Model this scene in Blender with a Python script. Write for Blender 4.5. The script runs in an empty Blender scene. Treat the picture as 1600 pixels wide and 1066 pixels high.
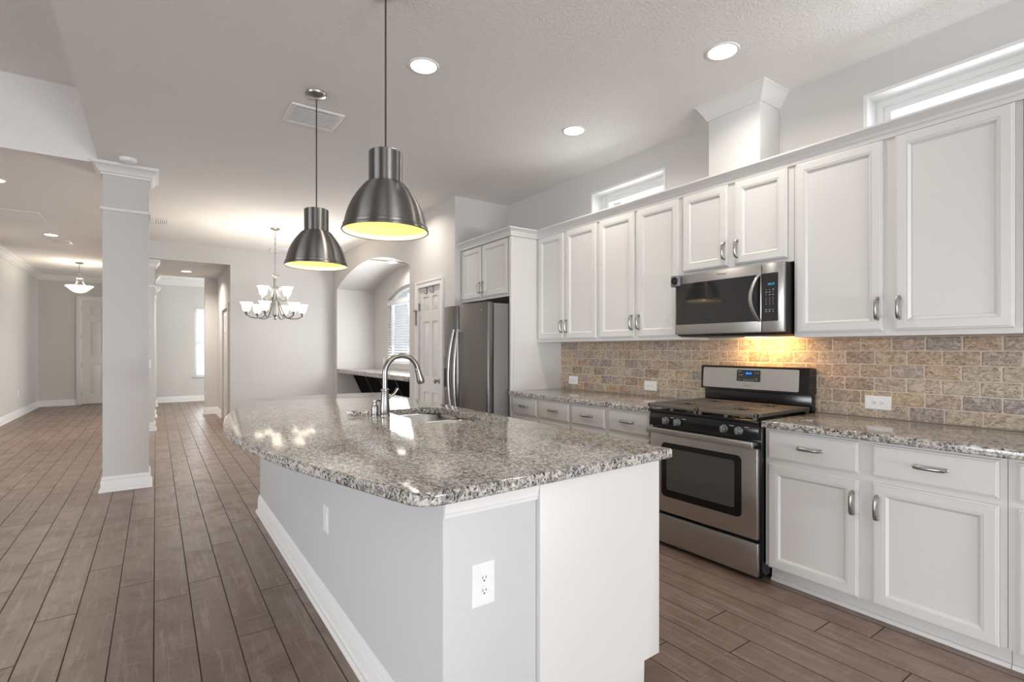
import bpy, bmesh, math, random
from math import sin, cos, pi, radians, sqrt
from mathutils import Vector, Matrix
random.seed(7)
S = bpy.context.scene
COL = S.collection

# ------------------------------------------------------------------ camera
YAW = math.atan(557 / 800)
cam_d = bpy.data.cameras.new('camera')
cam_d.lens = 18.0; cam_d.sensor_width = 36.0; cam_d.sensor_fit = 'HORIZONTAL'
cam_d.shift_y = 13.5 / 1600
cam_d.clip_start = 0.05; cam_d.clip_end = 200
cam = bpy.data.objects.new('camera', cam_d); COL.objects.link(cam)
cam.location = (0, 0, 1.31)
cam.rotation_euler = (pi / 2, 0, -YAW)
S.camera = cam

# ------------------------------------------------------------------ world, exposure
W = bpy.data.worlds.new('daylight'); S.world = W; W.use_nodes = True
wn = W.node_tree; wn.nodes.clear()
wo = wn.nodes.new('ShaderNodeOutputWorld'); wb = wn.nodes.new('ShaderNodeBackground')
wb.inputs[0].default_value = (0.86, 0.93, 1.0, 1); wb.inputs[1].default_value = 1.3
wn.links.new(wb.outputs[0], wo.inputs[0])
S.view_settings.view_transform = 'Standard'; S.view_settings.look = 'None'
S.view_settings.exposure = 0.0; S.view_settings.gamma = 1.0
S.view_settings.use_curve_mapping = False
S.cycles.use_denoising = True
S.cycles.max_bounces = 10; S.cycles.diffuse_bounces = 6; S.cycles.glossy_bounces = 4
S.cycles.transparent_max_bounces = 12
S.cycles.sample_clamp_indirect = 6.0
S.cycles.caustics_reflective = False; S.cycles.caustics_refractive = False

def area(name, loc, direction, sx, sy, power, color=(1, 1, 1), shape='RECTANGLE', spread=180):
    l = bpy.data.lights.new(name, 'AREA'); l.shape = shape; l.size = sx
    if shape in ('RECTANGLE', 'ELLIPSE'): l.size_y = sy
    l.energy = power; l.color = color; l.spread = radians(spread)
    o = bpy.data.objects.new(name, l); COL.objects.link(o); o.location = loc
    o.rotation_euler = Vector(direction).to_track_quat('-Z', 'Y').to_euler()
    return o
DAY = (0.93, 0.97, 1.0)
# daylight lamps; windows behind and beside the camera are unseen and assumed
area('added_rear_daylight', (1.3, -6.35, 1.35), (-0.08, 1, 0), 3.4, 2.3, 112, (0.89, 0.95, 1.0))  # lamp added for even light from behind; the doors are assumed
area('added_rear_left_daylight', (-4.2, -6.35, 1.6), (0.15, 1, -0.42), 4.0, 2.0, 90, DAY, spread=90)  # lamp added to brighten the column and header; its windows are made up
area('added_ceiling_uplight', (1.75, -6.3, 0.45), (-0.05, 0.9, 1), 2.4, 0.5, 300, (0.97, 0.98, 1.0))  # lamp added low down and aimed up to brighten the kitchen ceiling
area('daylight_living_windows', (-9.1, 0.6, 1.5), (1, 0, -0.36), 6.0, 2.0, 182, DAY, spread=95)
area('daylight_niche_window', (3.40, 7.95, 1.66), (-1, 0, -0.1), 1.7, 1.1, 52, DAY)
area('daylight_niche_outside', (3.85, 7.95, 1.7), (-1, 0, -0.1), 1.8, 1.3, 26, DAY)
area('daylight_study_window', (1.45, 15.55, 1.5), (0, -1, 0), 1.1, 1.7, 40, DAY)
area('added_study_side_light', (2.95, 13.75, 1.5), (-1, 0, 0), 1.6, 1.7, 66, (0.97, 1.0, 0.93))  # lamp added to light study and hall from out of view; no window here
area('daylight_transom_far', (3.85, 3.18, 2.62), (-1, 0, -0.1), 0.85, 0.36, 14, DAY)
area('daylight_transom_near', (3.85, 0.86, 2.62), (-1, 0, -0.1), 0.85, 0.36, 14, DAY)

area('added_foyer_light', (-0.26, 16.1, 1.2), (-0.25, -1, 0), 0.3, 1.9, 60, DAY)  # lamp added to brighten the foyer, set behind a made-up sidelight

# ------------------------------------------------------------------ node helpers
def new_mat(name):
    m = bpy.data.materials.new(name); m.use_nodes = True
    nt = m.node_tree; nt.nodes.clear()
    out = nt.nodes.new('ShaderNodeOutputMaterial'); b = nt.nodes.new('ShaderNodeBsdfPrincipled')
    nt.links.new(b.outputs[0], out.inputs[0])
    return m, nt, b
class N:
    def __init__(s, nt): s.nt = nt; s.pos = None
    def add(s, t): return s.nt.nodes.new(t)
    def link(s, a, b): s.nt.links.new(a, b)
    def put(s, v, sock):
        if isinstance(v, bpy.types.NodeSocket): s.link(v, sock)
        elif isinstance(v, (tuple, list)) and sock.type == 'RGBA' and len(v) == 3: sock.default_value = (*v, 1)
        else: sock.default_value = v
    def math(s, op, a, b=None, c=None):
        n = s.add('ShaderNodeMath'); n.operation = op
        for k, v in enumerate((a, b, c)):
            if v is not None: s.put(v, n.inputs[k])
        return n.outputs[0]
    def P(s):
        if s.pos is None: s.pos = s.add('ShaderNodeNewGeometry').outputs['Position']
        return s.pos
    def xyz(s, v):
        n = s.add('ShaderNodeSeparateXYZ'); s.link(v, n.inputs[0]); return n.outputs
    def comb(s, x, y, z):
        n = s.add('ShaderNodeCombineXYZ')
        for k, v in enumerate((x, y, z)): s.put(v, n.inputs[k])
        return n.outputs[0]
    def scale(s, v, sc, rot=(0, 0, 0)):
        n = s.add('ShaderNodeMapping'); s.link(v, n.inputs[0]); n.inputs['Scale'].default_value = sc
        n.inputs['Rotation'].default_value = rot; return n.outputs[0]
    def noise(s, v, sc, detail=3, rough=0.55, dist=0.0):
        n = s.add('ShaderNodeTexNoise'); s.put(v, n.inputs['Vector']); n.inputs['Scale'].default_value = sc
        n.inputs['Detail'].default_value = detail; n.inputs['Roughness'].default_value = rough
        n.inputs['Distortion'].default_value = dist; return n.outputs['Fac']
    def voro(s, v, sc, out='Distance', feature='F1'):
        n = s.add('ShaderNodeTexVoronoi'); n.feature = feature; s.put(v, n.inputs['Vector'])
        n.inputs['Scale'].default_value = sc; return n.outputs[out]
    def white(s, v):
        n = s.add('ShaderNodeTexWhiteNoise'); n.noise_dimensions = '3D'; s.put(v, n.inputs['Vector']); return n.outputs['Value']
    def ramp(s, f, stops, interp='LINEAR'):
        n = s.add('ShaderNodeValToRGB'); s.put(f, n.inputs[0]); cr = n.color_ramp; cr.interpolation = interp
        while len(cr.elements) < len(stops): cr.elements.new(0.5)
        for e, (p, c) in zip(cr.elements, stops):
            e.position = p; e.color = (*c, 1) if len(c) == 3 else c
        return n.outputs[0]
    def mix(s, f, a, b, blend='MIX'):
        n = s.add('ShaderNodeMix'); n.data_type = 'RGBA'; n.blend_type = blend
        s.put(f, n.inputs[0]); s.put(a, n.inputs[6]); s.put(b, n.inputs[7]); return n.outputs[2]
    def smooth(s, v, lo, hi):
        n = s.add('ShaderNodeMapRange'); n.interpolation_type = 'SMOOTHSTEP'; s.put(v, n.inputs[0])
        n.inputs[1].default_value = lo; n.inputs[2].default_value = hi; return n.outputs[0]
    def bump(s, h, strength, dist, bsdf):
        n = s.add('ShaderNodeBump'); s.put(h, n.inputs['Height']); n.inputs['Strength'].default_value = strength
        n.inputs['Distance'].default_value = dist; s.link(n.outputs[0], bsdf.inputs['Normal'])

def paint(name, col, rough=0.6, tex=0.0, texscale=180, spec=0.3, bd=0.002):
    m, nt, b = new_mat(name); n = N(nt)
    f = n.noise(n.P(), 1.3, 2)
    c = n.mix(f, tuple(x * 0.975 for x in col), tuple(min(1, x * 1.025) for x in col))
    n.link(c, b.inputs['Base Color']); b.inputs['Roughness'].default_value = rough
    b.inputs['Specular IOR Level'].default_value = spec
    if tex: n.bump(n.noise(n.P(), texscale, 4, 0.6), tex, bd, b)
    return m
def metal(name, col, rough, scl=(400, 8, 8), aniso=0.0, radial=False, amt=0.08, mixc=0.12):
    m, nt, b = new_mat(name); n = N(nt)
    t = n.add('ShaderNodeTexCoord').outputs['Object']
    f = n.noise(n.scale(t, scl), 1.0, 3)
    n.link(n.mix(f, tuple(x * (1 - mixc) for x in col), tuple(min(1, x * (1 + mixc)) for x in col)), b.inputs['Base Color'])
    b.inputs['Metallic'].default_value = 1.0
    n.link(n.math('ADD', n.math('MULTIPLY', n.math('SUBTRACT', f, 0.5), amt * 2), rough), b.inputs['Roughness'])
    if aniso:
        b.inputs['Anisotropic'].default_value = aniso; b.inputs['Anisotropic Rotation'].default_value = 0.25
        tg = n.add('ShaderNodeTangent'); tg.direction_type = 'RADIAL'; tg.axis = 'Z'
        n.link(tg.outputs[0], b.inputs['Tangent'])
    return m
def plain(name, col, rough=0.4, metallic=0.0, spec=0.5, emit=None, estr=0.0, coat=0.0):
    m, nt, b = new_mat(name); n = N(nt)
    f = n.noise(n.P(), 30, 2)
    n.link(n.mix(f, tuple(x * 0.95 for x in col), tuple(min(1, x * 1.05) for x in col)), b.inputs['Base Color'])
    b.inputs['Roughness'].default_value = rough; b.inputs['Metallic'].default_value = metallic
    b.inputs['Specular IOR Level'].default_value = spec; b.inputs['Coat Weight'].default_value = coat
    if emit: b.inputs['Emission Color'].default_value = (*emit, 1); b.inputs['Emission Strength'].default_value = estr
    return m

MT = {}
MT['wall'] = paint('wall_paint', (0.605, 0.588, 0.572), 0.75, 0.25, 170)
MT['ceiling'] = paint('ceiling_paint', (0.85, 0.837, 0.822), 0.85, 0.9, 62, bd=0.006)
MT['trim'] = paint('trim_paint', (0.76, 0.755, 0.745), 0.38)
MT['cabinet'] = paint('cabinet_paint', (0.645, 0.635, 0.622), 0.36, spec=0.4)
MT['islandwall'] = paint('island_wall_paint', (0.555, 0.555, 0.562), 0.6, 0.3, 220)
MT['doorpaint'] = paint('door_paint', (0.70, 0.68, 0.665), 0.42)
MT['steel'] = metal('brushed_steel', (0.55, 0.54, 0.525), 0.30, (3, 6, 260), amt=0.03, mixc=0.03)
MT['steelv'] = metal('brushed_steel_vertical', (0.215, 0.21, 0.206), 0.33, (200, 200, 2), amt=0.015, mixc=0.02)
MT['fridgeside'] = plain('fridge_side_grey', (0.16, 0.155, 0.15), 0.45, 0.35)
MT['nickel'] = metal('satin_nickel', (0.40, 0.385, 0.365), 0.31, (60, 60, 60), amt=0.03, mixc=0.05)
MT['faucet'] = metal('faucet_steel', (0.27, 0.262, 0.252), 0.30, (80, 80, 80), amt=0.03, mixc=0.04)
MT['pendant'] = metal('pendant_brushed_metal', (0.215, 0.208, 0.20), 0.40, (90, 90, 3), aniso=0.97, amt=0.02, mixc=0.05)
MT['lining'] = plain('pendant_lining', (0.88, 0.74, 0.30), 0.7)
MT['black'] = plain('black_enamel', (0.006, 0.006, 0.006), 0.16, 0, 0.5)
MT['blackmatte'] = plain('black_plastic', (0.012, 0.012, 0.012), 0.45, 0, 0.4)
MT['iron'] = plain('cast_iron', (0.13, 0.115, 0.10), 0.42, 0.3, 0.5)
MT['glassblack'] = plain('dark_appliance_glass', (0.018, 0.018, 0.018), 0.06, 0, 0.6, coat=0.4)
MT['glassgrey'] = plain('smoky_oven_glass', (0.075, 0.072, 0.068), 0.09, 0, 0.6)
MT['knob'] = plain('knob_grey', (0.20, 0.20, 0.21), 0.35, 0.4)
MT['white'] = plain('white_plastic', (0.80, 0.80, 0.80), 0.35)
MT['slot'] = plain('dark_slot', (0.02, 0.02, 0.02), 0.6)
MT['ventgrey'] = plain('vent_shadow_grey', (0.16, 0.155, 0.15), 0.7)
MT['cord'] = plain('pendant_cord', (0.035, 0.025, 0.02), 0.6)
MT['bulb'] = plain('warm_bulb', (1, 0.9, 0.7), 0.3, emit=(1, 0.82, 0.48), estr=9)
MT['lens'] = plain('light_lens', (1, 1, 1), 0.4, emit=(1, 0.95, 0.88), estr=9)
MT['shadeglass'] = plain('frosted_glass_shade', (0.95, 0.9, 0.82), 0.4, emit=(1, 0.90, 0.74), estr=2.2)
MT['blue'] = plain('blue_display', (0.02, 0.1, 0.3), 0.3, emit=(0.10, 0.42, 1.0), estr=1.6)
MT['cyan'] = plain('cyan_display', (0.02, 0.2, 0.3), 0.3, emit=(0.05, 0.55, 0.8), estr=0.9)
MT['navy'] = plain('display_backlight', (0.0, 0.01, 0.05), 0.2, emit=(0.0, 0.02, 0.16), estr=0.5)
MT['print'] = plain('panel_print', (0.38, 0.38, 0.38), 0.5)
MT['logo'] = plain('logo_print', (0.16, 0.155, 0.15), 0.4)
MT['logolight'] = plain('logo_bright', (0.6, 0.6, 0.6), 0.3, 0.6)
MT['blind'] = plain('blind_vinyl', (0.82, 0.84, 0.86), 0.5)
MT['blackpanel'] = plain('black_panel', (0.002, 0.002, 0.002), 0.7, 0, 0.08)
MT['hinge'] = metal('hinge_metal', (0.30, 0.28, 0.26), 0.35, (60, 60, 60))
MT['sink'] = metal('sink_steel', (0.55, 0.545, 0.53), 0.25, (40, 300, 40))

def glass_mat():
    m = bpy.data.materials.new('window_glass'); m.use_nodes = True
    nt = m.node_tree; nt.nodes.clear(); n = N(nt)
    out = n.add('ShaderNodeOutputMaterial'); tr = n.add('ShaderNodeBsdfTransparent'); gl = n.add('ShaderNodeBsdfGlossy')
    gl.inputs['Roughness'].default_value = 0.02
    fr = n.add('ShaderNodeFresnel'); fr.inputs[0].default_value = 1.45
    mx = n.add('ShaderNodeMixShader'); n.link(n.math('MULTIPLY', fr.outputs[0], 0.7), mx.inputs[0])
    n.link(tr.outputs[0], mx.inputs[1]); n.link(gl.outputs[0], mx.inputs[2]); n.link(mx.outputs[0], out.inputs[0])
    return m
MT['glass'] = glass_mat()

def granite():
    m, nt, b = new_mat('speckled_granite'); n = N(nt)
    p = n.P()
    warp = n.add('ShaderNodeVectorMath'); warp.operation = 'MULTIPLY_ADD'
    nc = n.add('ShaderNodeTexNoise'); n.link(p, nc.inputs['Vector']); nc.inputs['Scale'].default_value = 22
    n.link(nc.outputs['Color'], warp.inputs[0]); warp.inputs[1].default_value = (0.03, 0.03, 0.03); n.link(p, warp.inputs[2])
    q = n.scale(warp.outputs[0], (1.25, 0.8, 1.0), (0, 0, radians(35)))
    f1 = n.noise(q, 105, 4, 0.62, 0.4)
    f2 = n.noise(q, 58, 3, 0.6, 0.8)
    f3 = n.noise(p, 9, 2, 0.5)
    c_light = n.mix(n.noise(q, 50, 2), (0.60, 0.565, 0.515), (0.42, 0.395, 0.365))
    c = n.mix(n.smooth(f2, 0.44, 0.58), c_light, (0.20, 0.19, 0.182))
    dark = n.smooth(n.math('ADD', n.math('MULTIPLY', f1, 0.8), n.math('MULTIPLY', f3, 0.2)), 0.535, 0.575)
    c = n.mix(dark, c, (0.025, 0.023, 0.022))
    wht = n.smooth(n.noise(q, 95, 2, 0.5), 0.62, 0.69)
    c = n.mix(wht, c, (0.66, 0.63, 0.59))
    n.link(c, b.inputs['Base Color']); b.inputs['Roughness'].default_value = 0.085
    b.inputs['Specular IOR Level'].default_value = 0.55
    n.bump(f1, 0.03, 0.001, b)
    return m
MT['granite'] = granite()

def tiles():
    m, nt, b = new_mat('tumbled_travertine_tile'); n = N(nt)
    x = n.xyz(n.P()); h, w = 0.0778, 0.1555
    zr = n.math('DIVIDE', n.math('SUBTRACT', x[2], 0.9135), h); row = n.math('FLOOR', zr)
    yr = n.math('ADD', n.math('DIVIDE', x[1], w), n.math('MULTIPLY', n.math('MODULO', row, 2.0), 0.5))
    yr = n.math('ADD', yr, n.math('MULTIPLY', n.white(n.comb(row, 3.0, 9.0)), 0.12))
    cl = n.math('FLOOR', yr)
    fu = n.math('SUBTRACT', yr, cl); fv = n.math('SUBTRACT', zr, row)
    wob = n.math('MULTIPLY', n.math('SUBTRACT', n.noise(n.P(), 60, 3), 0.5), 0.0045)
    du = n.math('MULTIPLY', n.math('MINIMUM', fu, n.math('SUBTRACT', 1.0, fu)), w)
    dv = n.math('MULTIPLY', n.math('MINIMUM', fv, n.math('SUBTRACT', 1.0, fv)), h)
    d = n.math('ADD', n.math('SUBTRACT', 0.012, n.math('SQRT', n.math('ADD',
        n.math('POWER', n.math('MAXIMUM', n.math('SUBTRACT', 0.012, du), 0.0), 2.0),
        n.math('POWER', n.math('MAXIMUM', n.math('SUBTRACT', 0.012, dv), 0.0), 2.0)))), wob)
    tile = n.smooth(d, 0.0022, 0.0042)
    r = n.white(n.comb(row, cl, 1.0))
    base = n.ramp(r, [(0.0, (0.47, 0.325, 0.21)), (0.16, (0.54, 0.43, 0.315)), (0.33, (0.40, 0.29, 0.215)), (0.5, (0.45, 0.36, 0.295)),
                      (0.66, (0.31, 0.265, 0.25)), (0.8, (0.55, 0.385, 0.225)), (0.93, (0.30, 0.20, 0.145)), (1.0, (0.50, 0.395, 0.305))], 'CONSTANT')
    off = n.comb(n.math('MULTIPLY', r, 31.0), n.math('MULTIPLY', r, 17.0), 0.0)
    va = n.add('ShaderNodeVectorMath'); n.link(n.P(), va.inputs[0]); n.link(off, va.inputs[1])
    q = n.scale(va.outputs[0], (1, 0.75, 1.3))
    v1 = n.noise(q, 26, 7, 0.80, 1.6); v2 = n.noise(q, 75, 6, 0.8, 1.2)
    c = n.mix(n.smooth(v1, 0.38, 0.66), n.mix(0.50, base, (0.11, 0.075, 0.058)), n.mix(0.45, base, (0.70, 0.60, 0.49)))
    c = n.mix(n.smooth(v2, 0.555, 0.60), c, (0.115, 0.075, 0.055))
    c = n.mix(n.math('SUBTRACT', 1.0, n.smooth(v2, 0.37, 0.45)), c, n.mix(0.55, base, (0.80, 0.69, 0.57)))
    c = n.mix(tile, (0.56, 0.475, 0.40), c)
    n.link(c, b.inputs['Base Color']); b.inputs['Roughness'].default_value = 0.55
    n.bump(n.math('ADD', n.math('MULTIPLY', n.smooth(d, 0.0015, 0.008), 1.0), n.math('MULTIPLY', v2, 0.18)), 0.8, 0.003, b)
    return m
MT['tile'] = tiles()

def floor_mat():
    m, nt, b = new_mat('wood_plank_tile_floor'); n = N(nt)
    x = n.xyz(n.P()); w, L = 0.1572, 1.335
    xr = n.math('DIVIDE', n.math('ADD', x[0], 0.006), w); cl = n.math('FLOOR', xr)
    st = n.white(n.comb(cl, 5.0, 2.0))
    yr = n.math('ADD', n.math('DIVIDE', x[1], L), n.math('ADD', st, 0.02)); rw = n.math('FLOOR', yr)
    fu = n.math('SUBTRACT', xr, cl); fv = n.math('SUBTRACT', yr, rw)
    du = n.math('MULTIPLY', n.math('MINIMUM', fu, n.math('SUBTRACT', 1.0, fu)), w)
    dv = n.math('MULTIPLY', n.math('MINIMUM', fv, n.math('SUBTRACT', 1.0, fv)), L)
    d = n.math('MINIMUM', du, dv)
    seam = n.smooth(d, 0.0016, 0.0032)
    r = n.white(n.comb(cl, rw, 4.0))
    off = n.comb(n.math('MULTIPLY', r, 13.0), n.math('MULTIPLY', r, 29.0), 0.0)
    va = n.add('ShaderNodeVectorMath'); n.link(n.P(), va.inputs[0]); n.link(off, va.inputs[1])
    g = n.noise(n.scale(va.outputs[0], (30, 2.2, 1)), 1.0, 6, 0.66, 0.6)
    g2 = n.noise(n.scale(va.outputs[0], (180, 14, 1)), 1.0, 3, 0.6)
    pt = n.noise(va.outputs[0], 4.5, 4, 0.65, 0.6)
    cr = n.noise(n.scale(va.outputs[0], (7, 90, 1), (0, 0, radians(8))), 1.0, 3, 0.6, 0.8)
    c = n.mix(r, (0.195, 0.136, 0.108), (0.242, 0.175, 0.142))
    c = n.mix(n.smooth(pt, 0.42, 0.68), c, (0.165, 0.106, 0.082))
    c = n.mix(n.math('MULTIPLY', n.smooth(g, 0.50, 0.68), 0.65), c, (0.32, 0.243, 0.202))
    c = n.mix(n.math('MULTIPLY', n.smooth(g2, 0.52, 0.70), 0.55), c, (0.128, 0.08, 0.061))
    c = n.mix(n.math('MULTIPLY', n.smooth(cr, 0.58, 0.70), 0.45), c, (0.34, 0.268, 0.228))
    c = n.mix(seam, (0.030, 0.016, 0.010), c)
    n.link(c, b.inputs['Base Color'])
    n.link(n.math('ADD', n.math('ADD', 0.25, n.math('MULTIPLY', pt, 0.24)), n.math('MULTIPLY', n.math('SUBTRACT', 1.0, seam), 0.5)), b.inputs['Roughness'])
    b.inputs['Specular IOR Level'].default_value = 0.5
    n.bump(n.math('ADD', n.math('MULTIPLY', n.smooth(d, 0.0008, 0.004), 1.0), n.math('MULTIPLY', n.math('ADD', g, n.math('MULTIPLY', cr, 0.6)), 0.30)), 0.6, 0.003, b)
    return m
MT['floor'] = floor_mat()

# ------------------------------------------------------------------ mesh builder
class M:
    def __init__(s): s.bm = bmesh.new()
    def v(s, p): return s.bm.verts.new(p)
    def face(s, vs):
        try: return s.bm.faces.new(vs)
        except ValueError: return None
    def box(s, x0, x1, y0, y1, z0, z1, bev=0.0, seg=2):
        x0, x1 = min(x0, x1), max(x0, x1); y0, y1 = min(y0, y1), max(y0, y1); z0, z1 = min(z0, z1), max(z0, z1)
        r = bmesh.ops.create_cube(s.bm, size=1.0)
        vs = r['verts']
        for v in vs: v.co = Vector(((x0 + x1) / 2 + v.co.x * (x1 - x0), (y0 + y1) / 2 + v.co.y * (y1 - y0), (z0 + z1) / 2 + v.co.z * (z1 - z0)))
        if bev:
            es = list({e for v in vs for e in v.link_edges})
            bmesh.ops.bevel(s.bm, geom=es, offset=min(bev, 0.45 * min(x1 - x0, y1 - y0, z1 - z0)), segments=seg, profile=0.5, affect='EDGES')
        return s
    def loft(s, loops, closed=True, cap0=True, cap1=True):
        rows = [[s.v(p) for p in lp] for lp in loops]
        for a, b in zip(rows, rows[1:]):
            k = len(a)
            for i in range(k if closed else k - 1):
                s.face((a[i], a[(i + 1) % k], b[(i + 1) % k], b[i]))
        if cap0: s.face(rows[0][::-1])
        if cap1: s.face(rows[-1])
        return s
    def prism(s, poly, a0, a1, axis='z', bev=0.0, seg=2):
        def P(u, v, a):
            return (u, v, a) if axis == 'z' else ((a, u, v) if axis == 'x' else (u, a, v))
        n0 = len(s.bm.verts)
        s.loft([[P(u, v, a0) for u, v in poly], [P(u, v, a1) for u, v in poly]])
        if bev:
            s.bm.verts.ensure_lookup_table()
            vs = s.bm.verts[n0:]
            es = list({e for v in vs for e in v.link_edges})
            bmesh.ops.bevel(s.bm, geom=es, offset=bev, segments=seg, profile=0.5, affect='EDGES')
        return s
    def lathe(s, prof, c=(0, 0, 0), n=40, axis='z', cap=False):
        loops = []
        for r, z in prof:
            lp = []
            for i in range(n):
                a = 2 * pi * i / n
                u, v = r * cos(a), r * sin(a)
                lp.append((c[0] + u, c[1] + v, c[2] + z) if axis == 'z' else ((c[0] + z, c[1] + u, c[2] + v) if axis == 'x' else (c[0] + u, c[1] + z, c[2] + v)))
            loops.append(lp)
        return s.loft(loops, True, cap, cap)
    def tube(s, pts, r, n=10, cap=True, flat=None):
        pts = [Vector(p) for p in pts]; loops = []
        up = None
        for i, p in enumerate(pts):
            t = (pts[min(i + 1, len(pts) - 1)] - pts[max(i - 1, 0)]).normalized()
            if up is None:
                up = Vector((0, 0, 1)) if abs(t.z) < 0.9 else Vector((1, 0, 0))
            a = t.cross(up)
            if a.length < 1e-5: a = t.cross(Vector((0, 1, 0)))
            a.normalize(); b = a.cross(t).normalized(); up = b
            ra = r[i] if isinstance(r, (list, tuple)) else r
            fa = flat or (1, 1)
            loops.append([p + a * cos(2 * pi * k / n) * ra * fa[0] + b * sin(2 * pi * k / n) * ra * fa[1] for k in range(n)])
        return s.loft(loops, True, cap, cap)
    def sweep(s, path, prof, closed=False, side=1, z0=0.0):
        k = len(path); loops = []
        def nrm(a, b):
            d = Vector((b[0] - a[0], b[1] - a[1])).normalized(); return Vector((d.y, -d.x)) * side
        for i in range(k):
            if closed: n1, n2 = nrm(path[i - 1], path[i]), nrm(path[i], path[(i + 1) % k])
            else:
                n1 = nrm(path[max(i - 1, 0)], path[max(i - 1, 0) + 1]); n2 = nrm(path[min(i, k - 2)], path[min(i, k - 2) + 1])
            mt = (n1 + n2) / max(0.2, 1 + n1.dot(n2))
            loops.append([(path[i][0] + mt.x * d, path[i][1] + mt.y * d, z0 + z) for d, z in prof])
        if closed: loops.append(loops[0])
        return s.loft(loops, True, not closed, not closed)
    def ring(s, axis, p0, p1, o, i):
        """rectangular frame between outer (u0,u1,v0,v1) and inner rectangle, from p0 to p1 along axis"""
        def lp(q, p):
            c = [(q[0], q[2]), (q[1], q[2]), (q[1], q[3]), (q[0], q[3])]
            return [(p, u, v) if axis == 'x' else (u, p, v) for u, v in c]
        L = [lp(o, p0), lp(o, p1), lp(i, p1), lp(i, p0)]
        return s.loft(L + [L[0]], True, False, False)
    def sphere(s, c, r, u=16, v=10, sc=(1, 1, 1)):
        mt = Matrix.Translation(c) @ Matrix.Diagonal((r * sc[0], r * sc[1], r * sc[2], 1))
        bmesh.ops.create_uvsphere(s.bm, u_segments=u, v_segments=v, radius=1.0, matrix=mt); return s

WORLD = {}
def obj(name, m, mat, parent=None, label=None, ang=32, kind=None, origin=None):
    bm = m.bm
    bmesh.ops.remove_doubles(bm, verts=bm.verts, dist=1e-6)
    bmesh.ops.recalc_face_normals(bm, faces=bm.faces)
    xs = [v.co for v in bm.verts]
    lo = Vector((min(c.x for c in xs), min(c.y for c in xs), min(c.z for c in xs)))
    hi = Vector((max(c.x for c in xs), max(c.y for c in xs), max(c.z for c in xs)))
    ctr = Vector(origin) if origin else (lo + hi) / 2
    for v in bm.verts: v.co -= ctr
    me = bpy.data.meshes.new(name); bm.to_mesh(me); bm.free()
    me.shade_smooth(); me.set_sharp_from_angle(angle=radians(ang))
    me.materials.append(MT[mat] if isinstance(mat, str) else mat)
    o = bpy.data.objects.new(name, me); COL.objects.link(o)
    if parent: o.parent = parent; o.location = ctr - WORLD[parent.name]
    else: o.location = ctr
    WORLD[o.name] = ctr
    if label: o['label'] = label
    if kind: o['kind'] = kind
    return o
def tag(o, label, cat, group=None):
    o['label'] = label; o['category'] = cat
    if group: o['group'] = group
    return o
def thing(name, label, cat, loc, group=None):
    o = bpy.data.objects.new(name, None); COL.objects.link(o); o.location = loc; o.empty_display_size = 0.1
    WORLD[o.name] = Vector(loc)
    return tag(o, label, cat, group)
def struct(name, m, mat, parent=None, ang=32):
    return obj(name, m, mat, parent, ang=ang, kind=None if parent else 'structure')
def dup(root, delta, label=None, group=None):
    def rec(o, par):
        c = o.copy(); COL.objects.link(c)
        if par is None:
            c.location = Vector(o.location) + Vector(delta); WORLD[c.name] = Vector(c.location)
        else:
            c.parent = par
        for ch in o.children: rec(ch, c)
        return c
    c = rec(root, None)
    if label: c['label'] = label
    if group: c['group'] = group
    return c
def text_mesh(body, size, mat, name, parent, loc, xdir, ydir, depth=0.0006, align='CENTER', shear=0.0):
    cu = bpy.data.curves.new('lettering_curve', 'FONT'); cu.body = body; cu.size = size; cu.extrude = depth
    cu.align_x = align; cu.align_y = 'CENTER'; cu.shear = shear; cu.resolution_u = 3
    t = bpy.data.objects.new('lettering_tmp', cu); COL.objects.link(t)
    bpy.context.view_layer.update()
    me = bpy.data.meshes.new_from_object(t.evaluated_get(bpy.context.evaluated_depsgraph_get()))
    bpy.data.objects.remove(t); bpy.data.curves.remove(cu)
    X, Y = Vector(xdir), Vector(ydir); Z = X.cross(Y)
    mt = Matrix((X, Y, Z)).transposed().to_4x4()
    me.transform(mt)
    me.materials.clear(); me.materials.append(MT[mat])
    o = bpy.data.objects.new(name, me); COL.objects.link(o)
    o.parent = parent; o.location = Vector(loc) - WORLD[parent.name]
    WORLD[o.name] = Vector(loc)
    return o

# ------------------------------------------------------------------ key dimensions (metres)
HC = 3.03            # kitchen ceiling
HR = 3.68            # raised living-room ceiling
XW = 3.455           # cabinet wall
XD = 2.745           # dining right wall
YR = 5.06            # return wall beside the fridge
YB = 9.85            # dining back wall
XE = -0.426          # edge of the kitchen ceiling
CT = 0.914           # counter height

# ------------------------------------------------------------------ structure
struct('floor', M().box(-9.0, 3.9, -6.4, 16.2, -0.12, 0), 'floor')
m = M()
m.box(XE, 3.7, -6.4, 6.05, HC, HR + 0.1)                      # kitchen ceiling with its drop edge
m.box(-9.0, 3.7, 6.05, 16.2, HC, HR + 0.1)                    # ceiling beyond, with the header face
m.box(-9.0, XE, -6.4, 6.05, HR, HR + 0.1)                     # raised ceiling
struct('ceiling', m, 'ceiling')
# soffit over the hall opening
hall_soffit = M(); hall_soffit.box(-0.40, XD, YB, YB + 0.16, 2.75, HC)
hall_soffit.box(-0.40, 1.05, YB + 0.16, 12.0, 2.75, HC)
hall_soffit.box(-0.40, -0.02, 12.0, 15.2, 2.75, HC)
struct('wall_hall_header', hall_soffit, 'wall')
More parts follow.
